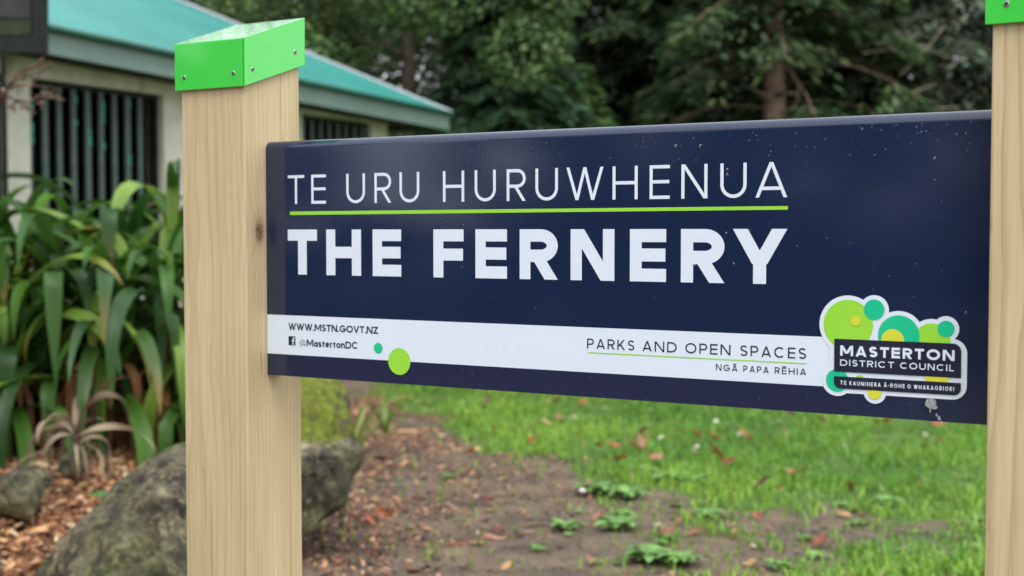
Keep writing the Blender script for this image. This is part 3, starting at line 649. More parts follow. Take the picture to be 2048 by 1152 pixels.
# ------------------------------------------------------------------ boulders
m, t, p, o = new_mat('mossy_rock'); mp = mapping(t, (1, 1, 1)); nA = noise_tex(t, mp.outputs[0], 7, 8, .68); nB = noise_tex(t, mp.outputs[0], 32, 9, .75); nC = noise_tex(t, mp.outputs[0], 3.2, 6, .65)
rA = ramp(t, [(.38, s2l(38, 35, 27)), (.46, s2l(86, 79, 63)), (.56, s2l(128, 119, 98)), (.66, s2l(182, 174, 144))]); t.links.new(nA.outputs[0], rA.inputs[0])
rB = ramp(t, [(.52, (0, 0, 0)), (.60, (1, 1, 1))]); t.links.new(nB.outputs[0], rB.inputs[0])
c1 = mix(t, math_n(t, 'MULTIPLY', rB.outputs[0], .75), rA.outputs[0], s2l(176, 168, 128))
rE = ramp(t, [(.36, (1, 1, 1)), (.46, (0, 0, 0))]); t.links.new(nB.outputs[0], rE.inputs[0]); c1 = mix(t, math_n(t, 'MULTIPLY', rE.outputs[0], .7), c1, s2l(34, 31, 25))
rC = ramp(t, [(.45, (0, 0, 0)), (.62, (1, 1, 1))]); t.links.new(nC.outputs[0], rC.inputs[0])
gm = ramp(t, [(.35, s2l(44, 58, 20)), (.65, s2l(96, 108, 44))]); t.links.new(nB.outputs[0], gm.inputs[0])
c1 = mix(t, math_n(t, 'MULTIPLY', rC.outputs[0], .62), c1, gm.outputs[0])
mo = N(t, 'ShaderNodeVertexColor', layer_name='col'); sx = N(t, 'ShaderNodeSeparateColor'); t.links.new(mo.outputs[0], sx.inputs[0])
mg = ramp(t, [(.32, s2l(60, 72, 16)), (.48, s2l(122, 128, 30)), (.64, s2l(152, 172, 36))]); t.links.new(nB.outputs[0], mg.inputs[0])
mfac = math_n(t, 'MULTIPLY', math_n(t, 'ADD', sx.outputs[0], math_n(t, 'SUBTRACT', nB.outputs[0], .5), None, True), sx.outputs[0], None, True)
mr = ramp(t, [(.25, (0, 0, 0)), (.5, (1, 1, 1))]); t.links.new(mfac, mr.inputs[0])
nD = noise_tex(t, mp.outputs[0], 4.6, 4, .6); rD = ramp(t, [(.34, (.45, .43, .40)), (.47, (1.0, 1.0, 1.0)), (.64, (1.7, 1.66, 1.52))]); t.links.new(nD.outputs[0], rD.inputs[0]); c1 = mix(t, 1.0, c1, rD.outputs[0], 'MULTIPLY')
c1 = mix(t, mr.outputs[0], c1, mg.outputs[0]); t.links.new(c1, p.inputs['Base Color']); p.inputs['Roughness'].default_value = .8
bump(t, p, math_n(t, 'ADD', nA.outputs[0], math_n(t, 'MULTIPLY', nB.outputs[0], .6)), 1.0, .08); ROCK = m
def boulder(name, pts, label, moss=None, rough=.05, sub=5, cat='boulder', group=None):
    """pts: hull points; moss(co, normal) -> 0..1"""
    pts = [np.array(q, float) for q in pts]; org = np.mean(pts, 0); org[2] = float(ground_h(org[0], org[1]))
    bm = bmesh.new()
    for q in pts: bm.verts.new(tuple(q-org))
    r = bmesh.ops.convex_hull(bm, input=bm.verts[:]); bmesh.ops.delete(bm, geom=[v for v in bm.verts if not v.link_faces], context='VERTS')
    bmesh.ops.bevel(bm, geom=bm.edges[:], offset=rough*.22, segments=2, affect='EDGES', clamp_overlap=True)
    bmesh.ops.triangulate(bm, faces=bm.faces[:])
    for _ in range(sub):
        es = [e for e in bm.edges if e.calc_length() > .035]
        if not es or len(bm.verts) > 30000: break
        bmesh.ops.subdivide_edges(bm, edges=es, cuts=1); bmesh.ops.triangulate(bm, faces=[f for f in bm.faces if len(f.verts) > 3])
    bmesh.ops.smooth_vert(bm, verts=bm.verts[:], factor=.5, use_axis_x=True, use_axis_y=True, use_axis_z=True)
    bm.normal_update(); nr = [v.normal.copy() for v in bm.verts]
    for v, nn in zip(bm.verts, nr):
        q = v.co+Vector(tuple(org))
        h = noise.fractal(q*3.4, .75, 2.2, 7)*rough*1.05 - abs(noise.noise(q*5.5))*rough*.6 + (noise.ridged_multi_fractal(q*2.2, 1, 2, 4, 1, 2)-1.2)*rough*.25 + noise.noise(q*9)*rough*.22 + noise.noise(q*22)*rough*.12
        v.co += nn*h
    bm.normal_update(); cols = []
    for v in bm.verts: cols.append((moss(v.co+Vector(tuple(org)), v.normal) if moss else 0, 0, 0))
    me = bpy.data.meshes.new(name); bm.to_mesh(me); bm.free()
    a = me.color_attributes.new('col', 'FLOAT_COLOR', 'POINT'); a.data.foreach_set('color', np.c_[np.array(cols, np.float32), np.ones(len(cols), np.float32)].ravel())
    ob = link(name, me, ROCK, None, True); ob.location = tuple(org); return tag(ob, label, cat, group)
D = 4.75; rk = lambda px, py, d: at_depth(px, py, d)
ptsA = [rk(50, 1190, D), rk(0, 1300, D-.1), rk(95, 1100, D+.05), rk(170, 1030, D+.1), rk(235, 978, D+.15), rk(285, 940, D+.2), rk(335, 890, D+.25), rk(385, 872, D+.3), rk(430, 890, D+.2), rk(470, 970, D+.05), rk(480, 1160, D-.2), rk(470, 1300, D-.3),
        rk(250, 1040, D-.25), rk(335, 980, D-.25), rk(170, 1180, D-.35), rk(330, 1180, D-.5), rk(250, 1330, D-.4), rk(310, 915, D+.7), rk(420, 905, D+.75), rk(160, 1050, D+.6), rk(80, 1140, D+.5), rk(460, 1100, D+.7)]
mossA = lambda c, n: max(0, min(1, (n.z-.2)*1.2-n.x*.5))*.62*max(0, min(1, .6+2.2*noise.noise(Vector(c)*2.6)))
boulder('boulder', ptsA, 'big grey lichen covered boulder left of the left post beside the bark mulch', mossA, .06)
D = 5.35
ptsB = [rk(560, 850, D+.1), rk(640, 868, D+.15), rk(690, 880, D+.1), rk(722, 903, D), rk(714, 930, D-.03), rk(690, 1000, D-.05), rk(640, 1045, D-.1), rk(608, 1078, D-.12), rk(560, 1110, D-.1), rk(705, 890, D+.6),
        rk(600, 905, D-.15), rk(560, 960, D-.25), rk(470, 900, D+.1), rk(470, 1090, D), rk(500, 850, D+.5), rk(520, 1000, D+.8), rk(650, 960, D+.6), rk(660, 908, D-.08), rk(640, 1010, D+.5)]
mossB = lambda c, n: max(0, min(1, n.z*1.3-.35))*max(0, min(1, .3+3*noise.noise(Vector(c)*4)))
bB = boulder('boulder', ptsB, 'moss topped boulder with a sharp ledge showing right of the left post', mossB, .04)
ptsM = [rk(560, 715, D+.45), rk(640, 705, D+.5), rk(684, 745, D+.45), rk(702, 800, D+.4), rk(704, 860, D+.35), rk(692, 905, D+.25), rk(668, 905, D-.02), rk(600, 915, D-.1), rk(520, 915, D), rk(520, 760, D+.5), rk(700, 850, D+.8), rk(560, 800, D+.15), rk(640, 800, D+.22), rk(600, 900, D+.8)]
mM = boulder('mossy_top', ptsM, None, lambda c, n: max(0, min(1, .95+.5*noise.noise(Vector(c)*5)-max(0, .1-n.z)*.5-max(0, (n.x-.75)*2.2))), .05)
for kx in ('label', 'category', 'group'):
    if kx in mM: del mM[kx]
mM.parent = bB; mM.location = Vector(mM.location)-Vector(bB.location)
def small_rock(cx, cy, dist, wpx, hpx, label, sd):
    r_ = random.Random(sd); c = rk(cx, cy, dist); k = dist/F_PX; pts = []
    for _ in range(16):
        a = r_.uniform(0, 2*PI); e = r_.uniform(-1, 1); R = r_.uniform(.8, 1.05)
        pts.append(c+M[0]*(wpx/2*k*math.cos(a)*math.sqrt(1-e*e*.6)*R)+np.array([0, 0, hpx/2*k*e])+np.array([M[2][0], M[2][1], 0])*(wpx/2*k*math.sin(a)*R))
    return boulder('rock', pts, label, None, .012, 4, 'rock', 'small rocks in the mulch')
small_rock(40, 985, 5.6, 150, 110, 'dark green grey rock at the left edge of the mulch', 3)
small_rock(146, 926, 6.3, 66, 48, 'small pointed grey stone set in the mulch below the dead leaves', 8)

# ------------------------------------------------------------------ scattered stuff (numpy)
def quads_leaf(name, C, T, Nn, L, Wd, col, matl, curl=0.0, kind='stuff', label=None, cat=None, parent=None):
    """pointed leaf faces: base, side, tip, side"""
    T = T/np.linalg.norm(T, axis=1, keepdims=True); Bv = np.cross(Nn, T); Bv /= np.linalg.norm(Bv, axis=1, keepdims=True)+1e-9
    Nn = np.cross(T, Bv); L = L[:, None]; Wd = Wd[:, None]
    v0 = C-T*L/2; v2 = C+T*L/2; mid = C+Nn*L*curl; v1 = mid+Bv*Wd/2; v3 = mid-Bv*Wd/2
    V = np.stack([v0, v1, v2, v3], 1).reshape(-1, 3); n = len(C); Fc = np.arange(n*4).reshape(n, 4)
    me = np_mesh(name, V, Fc, np.repeat(col, 4, 0))
    o = link(name, me, matl, parent)
    if parent is None: tag(o, label, cat, None, kind)
    return o
def unit(v): return v/(np.linalg.norm(v, axis=1, keepdims=True)+1e-9)
def shade(n, base, var=.25, hue=.12):
    b = np.array(base)[None]*(1+rng.normal(0, var, (n, 1)))*(1+rng.normal(0, hue, (n, 3))); return np.clip(b, .003, .9)
# bark mulch chips
MUL_PX = [(-160, 1500), (-300, 900), (-200, 838), (250, 838), (420, 845), (520, 880), (520, 1100), (300, 1500)]
def chips(n, sampler, size, name, label, cat, cols, lift):
    x, y = sampler(n); n = len(x); z = ground_h(x, y)+rng.uniform(.002, lift, n)
    a = rng.uniform(0, 2*PI, n); tl = rng.normal(0, .28, (n, 1)); T = np.stack([np.cos(a), np.sin(a), tl[:, 0]], 1)
    Nn = unit(np.stack([rng.normal(0, .35, n), rng.normal(0, .35, n), np.ones(n)], 1)); T = unit(T); B = unit(np.cross(Nn, T)); Nn = np.cross(T, B)
    L = (rng.lognormal(0, .4, n)*size)[:, None]; Wd = L*rng.uniform(.22, .55, (n, 1)); H = rng.uniform(.0015, .004, (n, 1)); C = np.stack([x, y, z], 1); V = []
    for sz in (-1, 1):
        for sx, sy in ((-1, -.7), (1, -1), (.8, 1), (-1, .8)): V.append(C+T*L/2*sx+B*Wd/2*sy+Nn*H*sz)
    V = np.stack(V, 1).reshape(-1, 3); b = np.arange(n)[:, None]*8
    Fc = np.concatenate([b+np.array(f) for f in ((4, 5, 6, 7), (0, 1, 5, 4), (1, 2, 6, 5), (2, 3, 7, 6), (3, 0, 4, 7))])
    ci = rng.choice(len(cols), n, p=[c[1] for c in cols]); col = np.array([c[0] for c in cols])[ci]*(1+rng.normal(0, .2, (n, 1)))
    o = link(name, np_mesh(name, V, Fc, np.repeat(np.clip(col, .005, .8), 8, 0)), CHIPM); return tag(o, label, cat, None, 'stuff')
CHIPM = leafmat('wood_chip', .6, 0, .4)
CC = [(s2l(196, 152, 108), .22), (s2l(160, 108, 68), .27), (s2l(120, 76, 48), .25), (s2l(70, 48, 36), .18), (s2l(208, 182, 142), .08)]
def mul_s(n):
    y = rng.uniform(-.5, 6.2, n); x = bed_edge(y)-rng.uniform(-.04, 1, n)*2.6; k = (x > -6) & (rng.uniform(5.0, 6.2, n) > y)
    return x[k], y[k]
chips(30000, mul_s, .038, 'bark_mulch', 'orange brown bark chip mulch spread under the strap leaved plants', 'mulch', CC, .022)
def path_s(n):
    y = 1.5+rng.uniform(0, 1, n)**.9*8.5; d = rng.exponential(.62, n); x = bed_edge(y)+d
    k = (grassy(x, y) < .5) | (rng.uniform(0, 1, n) < .04); cl = np.array([noise.noise((a*1.7, b*1.7, 9)) for a, b in zip(x, y)]); k &= rng.uniform(-.55, .35, n) < cl
    return x[k], y[k]
CP = [(s2l(184, 144, 108), .18), (s2l(146, 104, 78), .26), (s2l(112, 76, 58), .28), (s2l(66, 52, 44), .25), (s2l(204, 180, 144), .03)]
chips(14000, path_s, .027, 'wood_chips', 'loose wood chips scattered over the bare earth path', 'wood chips', CP, .008)
chips(16000, path_s, .016, 'leaf_litter', 'fine dark brown leaf litter trodden into the path', 'leaf litter', [(s2l(104, 72, 54), .4), (s2l(66, 50, 42), .35), (s2l(150, 112, 84), .25)], .005)
# earth crumbs on bare soil
def crumb_s(n):
    x = rng.uniform(-4, 2.5, n); y = rng.uniform(1.2, 7, n); k = (grassy(x, y) < .5) & (bed_d(x, y) < -.1); return x[k], y[k]
chips(9000, crumb_s, .011, 'soil_crumbs', 'dark soil crumbs on the bare path', 'soil', [(s2l(92, 80, 70), .4), (s2l(70, 58, 50), .4), (s2l(124, 108, 94), .2)], .004)
# grass
GRASSM = leafmat('grass_blade', .5, .35, .35)
def grass():
    P = []
    for (y0, y1, x0, x1, dens) in ((2.5, 5, -4, 3, 4200), (5, 8, -5, 4, 3200), (8, 13, -7, 7, 1100), (13, 26, -9, 14, 190)):
        n = int((y1-y0)*(x1-x0)*dens); x = rng.uniform(x0, x1, n); y = rng.uniform(y0, y1, n)
        px, dd = project(np.stack([x, y, np.zeros(n)], 1)); k = (px[:, 0] > 480) & (px[:, 0] < 2900) & (px[:, 1] < 1400)
        x, y = x[k], y[k]; g_ = grassy(x, y); cl = np.array([noise.noise((a*2.3, b*2.3, 1.7)) for a, b in zip(x, y)])
        edge = grassy(x+.18, y-.18)*grassy(x-.1, y-.12)
        pr = g_*(.75+.8*cl)*np.where(edge > .3, 1, .55); pr = np.where(g_ < .3, .015+.05*(cl > .25)*(bed_d(x, y) < -.9), pr); pr = np.where((g_ > .3) & (g_ < .8), .8*(.45+.8*(cl > -.1)), pr); sp_ = inpoly(x, y, SPARSE) & (g_ < .3); cl2 = np.array([noise.noise((a*4.1, b*4.1, 6.7)) for a, b in zip(x, y)]); pr = np.where(sp_, .07+1.0*np.clip(cl2-.02, 0, 1), pr)
        pr = pr*np.where(g_ > .8, np.clip(1.05+1.1*cl2, .35, 1.2), 1)
        k = rng.uniform(0, 1, len(x)) < pr; P.append(np.stack([x[k], y[k], cl[k], np.full(k.sum(), y0)], 1))
    P = np.concatenate(P); n = len(P); x, y, cl, far = P.T; z = ground_h(x, y)
    h = rng.lognormal(0, .42, n)*.035*(1+.7*cl)*(1+.25*(far > 7)); a = rng.uniform(0, 2*PI, n); lean = np.abs(rng.normal(.65, .4, n)); w_ = np.where(far > 12, .012, np.where(far > 7, .007, .0045))*rng.uniform(.7, 1.3, n)
    dr = np.stack([np.cos(a), np.sin(a), np.zeros(n)], 1); sd = np.stack([-np.sin(a), np.cos(a), np.zeros(n)], 1)*w_[:, None]; base = np.stack([x, y, z-.004], 1)
    up = np.array([0, 0, 1.0]); h = h[:, None]; ln = lean[:, None]
    m1 = base+up*h*.6+dr*h*.25*ln; tp = base+up*h*(1-.25*ln)+dr*h*.95*ln
    V = np.stack([base-sd, base+sd, m1+sd*.8, m1-sd*.8, tp+sd*.12, tp-sd*.12], 1).reshape(-1, 3); b = np.arange(n)[:, None]*6
    Fc = np.concatenate([b+np.array([0, 1, 2, 3]), b+np.array([3, 2, 4, 5])])
    big = np.array([noise.noise((a*.8, b*.8, 4.4)) for a, b in zip(x, y)]); yel = np.clip(rng.normal(.44+.35*cl+.6*big, .27, n), 0, 1)[:, None]; col = np.array([.098, .262, .032])*(1-yel)+np.array([.31, .50, .066])*yel
    dry = (rng.uniform(0, 1, n) < .03)[:, None]; col = np.where(dry, np.array([.33, .27, .12]), col)*(1+rng.normal(0, .16, (n, 1)))
    col = np.repeat(np.clip(col, .01, .8), 6, 0)
    print('blades', n); return tag(link('grass', np_mesh('grass', V, Fc, col), GRASSM), 'short bright green lawn grass under and beyond the sign', 'grass', None, 'stuff')
grass()

# ------------------------------------------------------------------ single small things on the ground
LEAFM = leafmat('dead_leaf', .35, .12, .5)
def leaf_mesh(r_, L, base):
    """curled dead leaf, one mesh"""
    nu, nv = 8, 5; V = []; C = []; bend = r_.uniform(.25, .9); fold = r_.uniform(.2, .8); tw = r_.uniform(-.5, .5)
    for i in range(nu+1):
        u = i/nu; wv = L*.27*math.sin(PI*min(1, u*1.02+.02))**.8*(1-.25*u)
        for j in range(nv):
            v = (j/(nv-1)-.5)*2; z = L*(bend*(u-.5)**2*.9+fold*abs(v)*wv/L*1.1)+.004+.003*r_.uniform(-1, 1); y = wv*v*(1-.25*fold); x = (u-.5)*L
            y2 = y*math.cos(tw*u)-z*math.sin(tw*u)*.5; z2 = z+y*math.sin(tw*u); V.append((x, y2, z2)); k = 1+.18*r_.uniform(-1, 1)-.25*(j == 2); C.append(tuple(max(.004, c*k) for c in base))
    Fc = [(i*nv+j, i*nv+j+1, (i+1)*nv+j+1, (i+1)*nv+j) for i in range(nu) for j in range(nv-1)]
    mb = MB(); mb.v = V; mb.f = Fc; mb.c = C; mb.has = True; return mb
BROWNS = [s2l(166, 88, 48), s2l(150, 90, 58), s2l(128, 56, 32), s2l(152, 102, 74), s2l(98, 62, 48), s2l(190, 150, 98)]
def put(o, px, py, lift=.0, rz=None, r_=random, tilt=.25):
    q = gnd(px, py); o.location = (q[0], q[1], float(ground_h(q[0], q[1]))+lift); o.rotation_euler = (r_.uniform(-tilt, tilt), r_.uniform(-tilt, tilt), r_.uniform(0, 2*PI) if rz is None else rz); return o
rl = random.Random(21); BIG = [
 (1642, 1106, .10, 2, 'large glossy red brown leaf at the front of the bare earth near the right post'),
 (1592, 975, .085, 1, 'tan curled leaf standing up in the grass above the bare earth'),
 (1432, 930, .085, 3, 'broad pinkish brown crumpled leaf on the lawn'),
 (1525, 1000, .06, 4, 'small dark rust leaf on the lawn edge below the upright tan leaf'),
 (1332, 1084, .075, 2, 'chestnut leaf beside a daisy on the bare earth'),
 (1312, 940, .08, 3, 'pink brown leaf over the weeds at the lawn edge'),
 (1276, 908, .08, 3, 'pale brown leaf just above the weed row'),
 (1170, 948, .05, 5, 'small cream yellow leaf at the lawn edge beside the weeds'),
 (1395, 1083, .06, 1, 'orange brown leaf right of the chestnut leaf'),
 (1470, 1093, .06, 0, 'flat orange brown leaf third in the row on bare earth'),
 (1876, 864, .06, 0, 'orange leaf on the lawn close to the right post'),
 (1002, 928, .07, 4, 'dull purple brown leaf lying on the path edge'),
 (1010, 1148, .05, 5, 'pale tan leaf at the bottom edge of the path'),
 (1500, 1145, .06, 5, 'beige leaf at the bottom edge below the row of leaves')]
for px, py, L, ci, lab in BIG:
    ob = leaf_mesh(rl, L*(1.75 if py < 1010 and px > 1150 else 1.3), BROWNS[ci]).build('fallen_leaf', LEAFM, smooth=True); put(ob, px, py, .065 if py < 1010 and px > 1150 else .014, None, rl, .75); tag(ob, lab, 'leaf', 'dead leaves on the ground')
protos = [leaf_mesh(rl, .08, b).build('fallen_leaf', LEAFM, smooth=True) for b in BROWNS]; first = set()
spots = [(1500, 896), (1570, 886), (1775, 862), (1316, 862), (1363, 865), (1298, 896), (1265, 912), (1460, 945), (1850, 918), (1395, 888), (1120, 862), (1000, 815), (975, 818), (1100, 818), (1060, 905), (1075, 900), (990, 882),
         (1225, 915), (1240, 905), (1695, 1005), (1690, 1045), (1355, 1030), (1515, 1050), (1640, 800+60), (905, 852), (940, 850), (1115, 850), (1165, 885), (1560, 1010)]
for _ in range(14): spots.append((rl.uniform(1050, 1950), rl.uniform(805, 905)))
for _ in range(12): spots.append((rl.uniform(680, 1250), rl.uniform(900, 1150)))
for i, (px, py) in enumerate(spots):
    j = rl.randrange(len(protos)); ob = protos[j] if j not in first else protos[j].copy()
    if j in first: COL.objects.link(ob)
    first.add(j); s_ = rl.uniform(.8, 1.35); ob.scale = (s_, s_, s_); g_ = grassy(*[np.array([v]) for v in gnd(px, py)[:2]])[0]
    put(ob, px, py, .062 if g_ > .5 else .008, None, rl, .9); tag(ob, 'one of the many little brown dead leaves strewn over lawn and path', 'leaf', 'little dead leaves strewn about')
for j, ob in enumerate(protos):
    if j not in first: bpy.data.objects.remove(ob)
# daisies
DAISY = leafmat('daisy', .5, .2, .3)
def daisy():
    mb = MB(); r = .011
    for k in range(12):
        a = 2*PI*k/12; c, s_ = math.cos(a), math.sin(a); p_ = [(-.0022, .003), (.0022, .003), (.0026, r), (-.0026, r)]
        mb.add([(x*s_+y*c, -x*c+y*s_, .003*(y/r)) for x, y in p_], [(0, 1, 2, 3)], (.8, .8, .78))
    mb.box((0, 0, .0015), (.003, .003, .002), None, (.7, .5, .05)); mb.tube([(0, 0, -.04), (0, 0, 0)], .0008, 4, (.06, .15, .02)); return mb
d0 = None
dsp = [(1316, 1079), (1506, 1126), (1322, 887), (1386, 913), (1394, 904), (1432, 855), (1464, 857), (1558, 855), (1636, 890), (1520, 868), (1456, 862), (1124, 846), (1135, 849), (1149, 842), (1140, 845), (1376, 823), (1410, 830), (1140, 792), (1146, 800), (1056, 785), (1250, 820),
       (1780, 850), (1680, 822), (1600, 840), (1850, 880), (1690, 905), (1540, 900), (1480, 880), (1300, 830), (1210, 822), (1165, 999)]
for i, (px, py) in enumerate(dsp):
    if d0 is None: d0 = ob = daisy().build('daisy', DAISY)
    else: ob = d0.copy(); COL.objects.link(ob)
    put(ob, px, py+6, .056, None, rl, .5); s_ = rl.uniform(1.0, 1.5); ob.scale = (s_,)*3
    tag(ob, 'tiny white daisy flower open in the lawn' if i > 1 else ['white daisy beside the chestnut leaf on bare earth', 'white daisy at the bottom of the picture below the bare earth'][i], 'daisy', 'daisies in the lawn')
# broad weeds
WEEDM = leafmat('weed_leaf', .4, .25, .5)
def rosette(name, px, py, R, n, r_, label, base=(.15, .30, .065), lift=0, hgt=1.0, group='rosette weeds on the bare earth'):
    mb = MB()
    for k in range(n):
        a = 2*PI*k/n+r_.uniform(-.3, .3); L = R*r_.uniform(.6, 1.1); wd = L*r_.uniform(.16, .24); e0 = r_.uniform(.5, 1.1)*hgt; col = np.array(base)*r_.uniform(.7, 1.5)
        V = []; 
        for i in range(6):
            u = i/5; ww = wd*(math.sin(PI*min(1, .1+.86*u))**.9); rr_ = L*u*math.cos(e0*.6); zz = L*(math.sin(e0)*u-.75*u*u*math.sin(e0))+.004
            for v in (-1, 0, 1): V.append((rr_*math.cos(a)-v*ww*math.sin(a), rr_*math.sin(a)+v*ww*math.cos(a), zz+abs(v)*ww*.35))
        mb.add(V, [(i*3+j, i*3+j+1, i*3+j+4, i*3+j+3) for i in range(5) for j in range(2)], col)
    ob = mb.build(name, WEEDM, smooth=True); put(ob, px, py, lift, None, r_, .05); return tag(ob, label, 'weed', group)
wd = [(1195, 990, .15, 'leafy weed clump at the lawn corner by the path'), (1255, 1000, .13, 'leafy weed clump between the lawn corner clump and the two small leaves'), (1238, 1066, .14, 'star shaped weed rosette alone on bare earth'), (1245, 1042, .08, 'small weed rosette touching the star shaped rosette'), (1128, 1062, .10, 'small weed rosette farthest out on the path'),
      (1415, 1046, .10, 'flat weed rosette on bare earth under the lawn edge'), (1340, 965, .14, 'spreading weed under the pink brown leaf'), (1290, 950, .12, 'weed tuft under the pale brown leaf'), (1300, 1130, .14, 'weed clump on the bottom edge left of the daisy'), (1360, 1140, .13, 'weed clump on the bottom edge under the daisy'),
      (1770, 1015, .10, 'pale broad leaved weed at the lawn edge near the right post'), (1390, 970, .12, 'weed tuft at the right end of the weed row'), (1075, 1105, .05, 'tiny weed seedling low on the path'), (900, 955, .05, 'tiny weed seedling among the wood chips')]
for px, py, R, lab in wd: rosette('weed', px, py, R*.95, rl.randint(20, 30), rl, lab, lift=.004)
for i in range(26):
    px, py = rl.uniform(1130, 1960), rl.uniform(985, 1150)
    if grassy(*[np.array([v]) for v in gnd(px, py)[:2]])[0] < .8: rosette('weed', px, py, rl.uniform(.03, .075), rl.randint(6, 12), rl, 'one of the tiny weed seedlings dotted over the bare earth and its thin grass', np.array([.13, .25, .05])*rl.uniform(.7, 1.3), .002, .9, 'weed seedlings')
# twigs and the split stick
TWIG = plain('twig_bark', s2l(72, 54, 42), .8, .3, 0, .3, 40); STICK = plain('split_wood', s2l(196, 160, 112), .6, .3, 0, .25, 30)
def twig(px, py, L, rz, label, rad=.004, matl=TWIG):
    mb = MB(); r_ = random.Random(int(px)); pts = [(L*(u-.5), .03*L*math.sin(5*u+px), rad*.8+.02*L*r_.uniform(0, 1)*u) for u in np.linspace(0, 1, 7)]
    mb.tube(pts, [rad*(1-.5*abs(i/6-.4)) for i in range(7)], 6); q = [np.array(pts[3]), np.array(pts[3])+np.array([.15*L, .12*L, .01])]; mb.tube(q, [rad*.6, rad*.3], 5)
    return tag(put(mb.build('twig', matl, smooth=True), px, py, .003, rz, r_, .03), label, 'twig', 'twigs on the path')
twig(985, 994, .22, .75, 'thin dark twig lying across the middle of the path'); twig(1080, 1055, .14, .55, 'short dark twig beside the farthest out rosette')
twig(905, 1090, .15, .95, 'reddish twig low on the path', .004, plain('red_twig', s2l(150, 92, 62), .7, .3, 0, .2, 30)); twig(690, 1017, .16, 1.4, 'thin brown twig leaning at the foot of the mossy boulder')
mb = MB(); mb.add([(-.14, -.012, 0), (.15, -.02, 0), (.13, .016, 0), (-.12, .010, 0), (-.14, -.006, .012), (.14, -.014, .024), (.12, .012, .022), (-.13, .006, .012)], [(3, 2, 1, 0), (4, 5, 6, 7), (0, 1, 5, 4), (1, 2, 6, 5), (2, 3, 7, 6), (3, 0, 4, 7)])
tag(put(bevel(mb.build('stick', STICK), .003), 793, 863, .004, .52, rl, .02), 'pale split stick lying at the far end of the chip path', 'stick')

# ------------------------------------------------------------------ strap leaved plants
STRAP = leafmat('strap_leaf', .42, .28, .32)
def strap(mb, P, az, e0, L, Wd, col, tipc, r_, kink=None, droop=1.0, n=13, twist=0.0):
    """arching channelled leaf; e0 start elevation (rad)"""
    p_ = np.array(P, float); V = []; Cc = []; e = e0; step = L/(n-1); side0 = np.array([-math.sin(az), math.cos(az), 0])
    for i in range(n):
        u = i/(n-1); d_ = np.array([math.cos(az)*math.cos(e), math.sin(az)*math.cos(e), math.sin(e)]); nrm = np.cross(d_, side0); 
        tw = twist*u; sd_ = side0*math.cos(tw)+nrm*math.sin(tw); nn = np.cross(d_, sd_)
        ww = Wd*.5*(.55+.45*min(1, u*3.5))*(1 if u < .55 else max(.02, 1-((u-.55)/.45)**1.7)); vd = .38*(1-.5*u)
        for v in (-1, 0, 1): V.append(p_+sd_*v*ww-nn*abs(v)*ww*vd*(-1)); k = (1 if v else .80)*(1+.12*math.sin(9*u+az*7)); Cc.append(np.array(col)*(1-sstep(.72, 1, u))*k+np.array(tipc)*sstep(.72, 1, u))
        p_ = p_+d_*step; e -= droop*step*(.8+2.2*u)
        if kink and abs(u-kink[0]) < .5/(n-1): e -= kink[1]
        e = max(e, -1.5)
    b = len(mb.v); mb.v += [tuple(map(float, q)) for q in V]; mb.c += [tuple(map(float, c)) for c in Cc]; mb.has = True
    mb.f += [(b+i*3+j, b+i*3+j+1, b+i*3+j+4, b+i*3+j+3) for i in range(n-1) for j in range(2)]
GREENS = [(.048, .120, .019), (.058, .155, .020), (.092, .22, .025), (.030, .088, .018), (.18, .30, .04), (.056, .135, .026)]
def strap_plant(px, dist, top, n, r_, label, Ls=(.8, 1.35), dead=34):
    q = at_depth(px, 463, dist); x, y = q[0], q[1]; z = float(ground_h(x, y)); H = 1.3+(463-top)*dist/F_PX-z        # wanted crown height
    root = tag(empty('strap_leaf_plant', (x, y, z)), label, 'plant', 'strap leaved plants in the mulch bed')
    stem_h = max(.12, H*.62); mb = MB(); mb.tube([(0, 0, -.05), (.01, 0, stem_h*.6), (0, .01, stem_h)], [.035, .03, .022], 8); mb.build('stem', STEMM, root, True)
    mb = MB()
    for k in range(n):
        az = k*2.39996+r_.uniform(-.35, .35); f = k/(n-1); e0 = .25+1.0*f+r_.uniform(-.35, .25); L = r_.uniform(*Ls)*(1-.25*f)*(.55+.45*min(1.3, H))
        zz = stem_h*(.30+.70*f)*r_.uniform(.9, 1.02); kink = (r_.uniform(.3, .6), r_.uniform(.5, 1.3)) if r_.random() < .38 else None
        tip = [(.05, .13, .03), (.28, .20, .06), (.30, .13, .05)][0 if r_.random() < .8 else r_.choice([1, 2])]
        col = np.array(r_.choice(GREENS))*r_.uniform(.8, 1.2)
        if r_.random() < .025: col = np.array([.26, .22, .05])
        strap(mb, (0, 0, zz), az, e0, L, r_.uniform(.060, .100), col, tip, r_, kink, r_.uniform(1.05, 2.3)/max(.5, L), 14, r_.uniform(-.7, .7))
    mb.build('leaves', STRAP, root, True)
    mb = MB()
    for k in range(dead):
        az = r_.uniform(0, 2*PI); c = np.array(r_.choice([s2l(150, 104, 62), s2l(112, 76, 48), s2l(176, 136, 88)]))
        strap(mb, (0, 0, stem_h*r_.uniform(.25, .6)), az, r_.uniform(-.2, .5), r_.uniform(.35, .75), r_.uniform(.025, .06), c, c*.8, r_, None, 5, 10, r_.uniform(-2, 2))
    if dead: mb.build('dead_leaves', DEADM, root, True)
    return root
STEMM = plain('plant_stem', s2l(92, 66, 44), .8, .2, 0, .3, 20); DEADM = leafmat('dead_strap', .6, .2, .3)
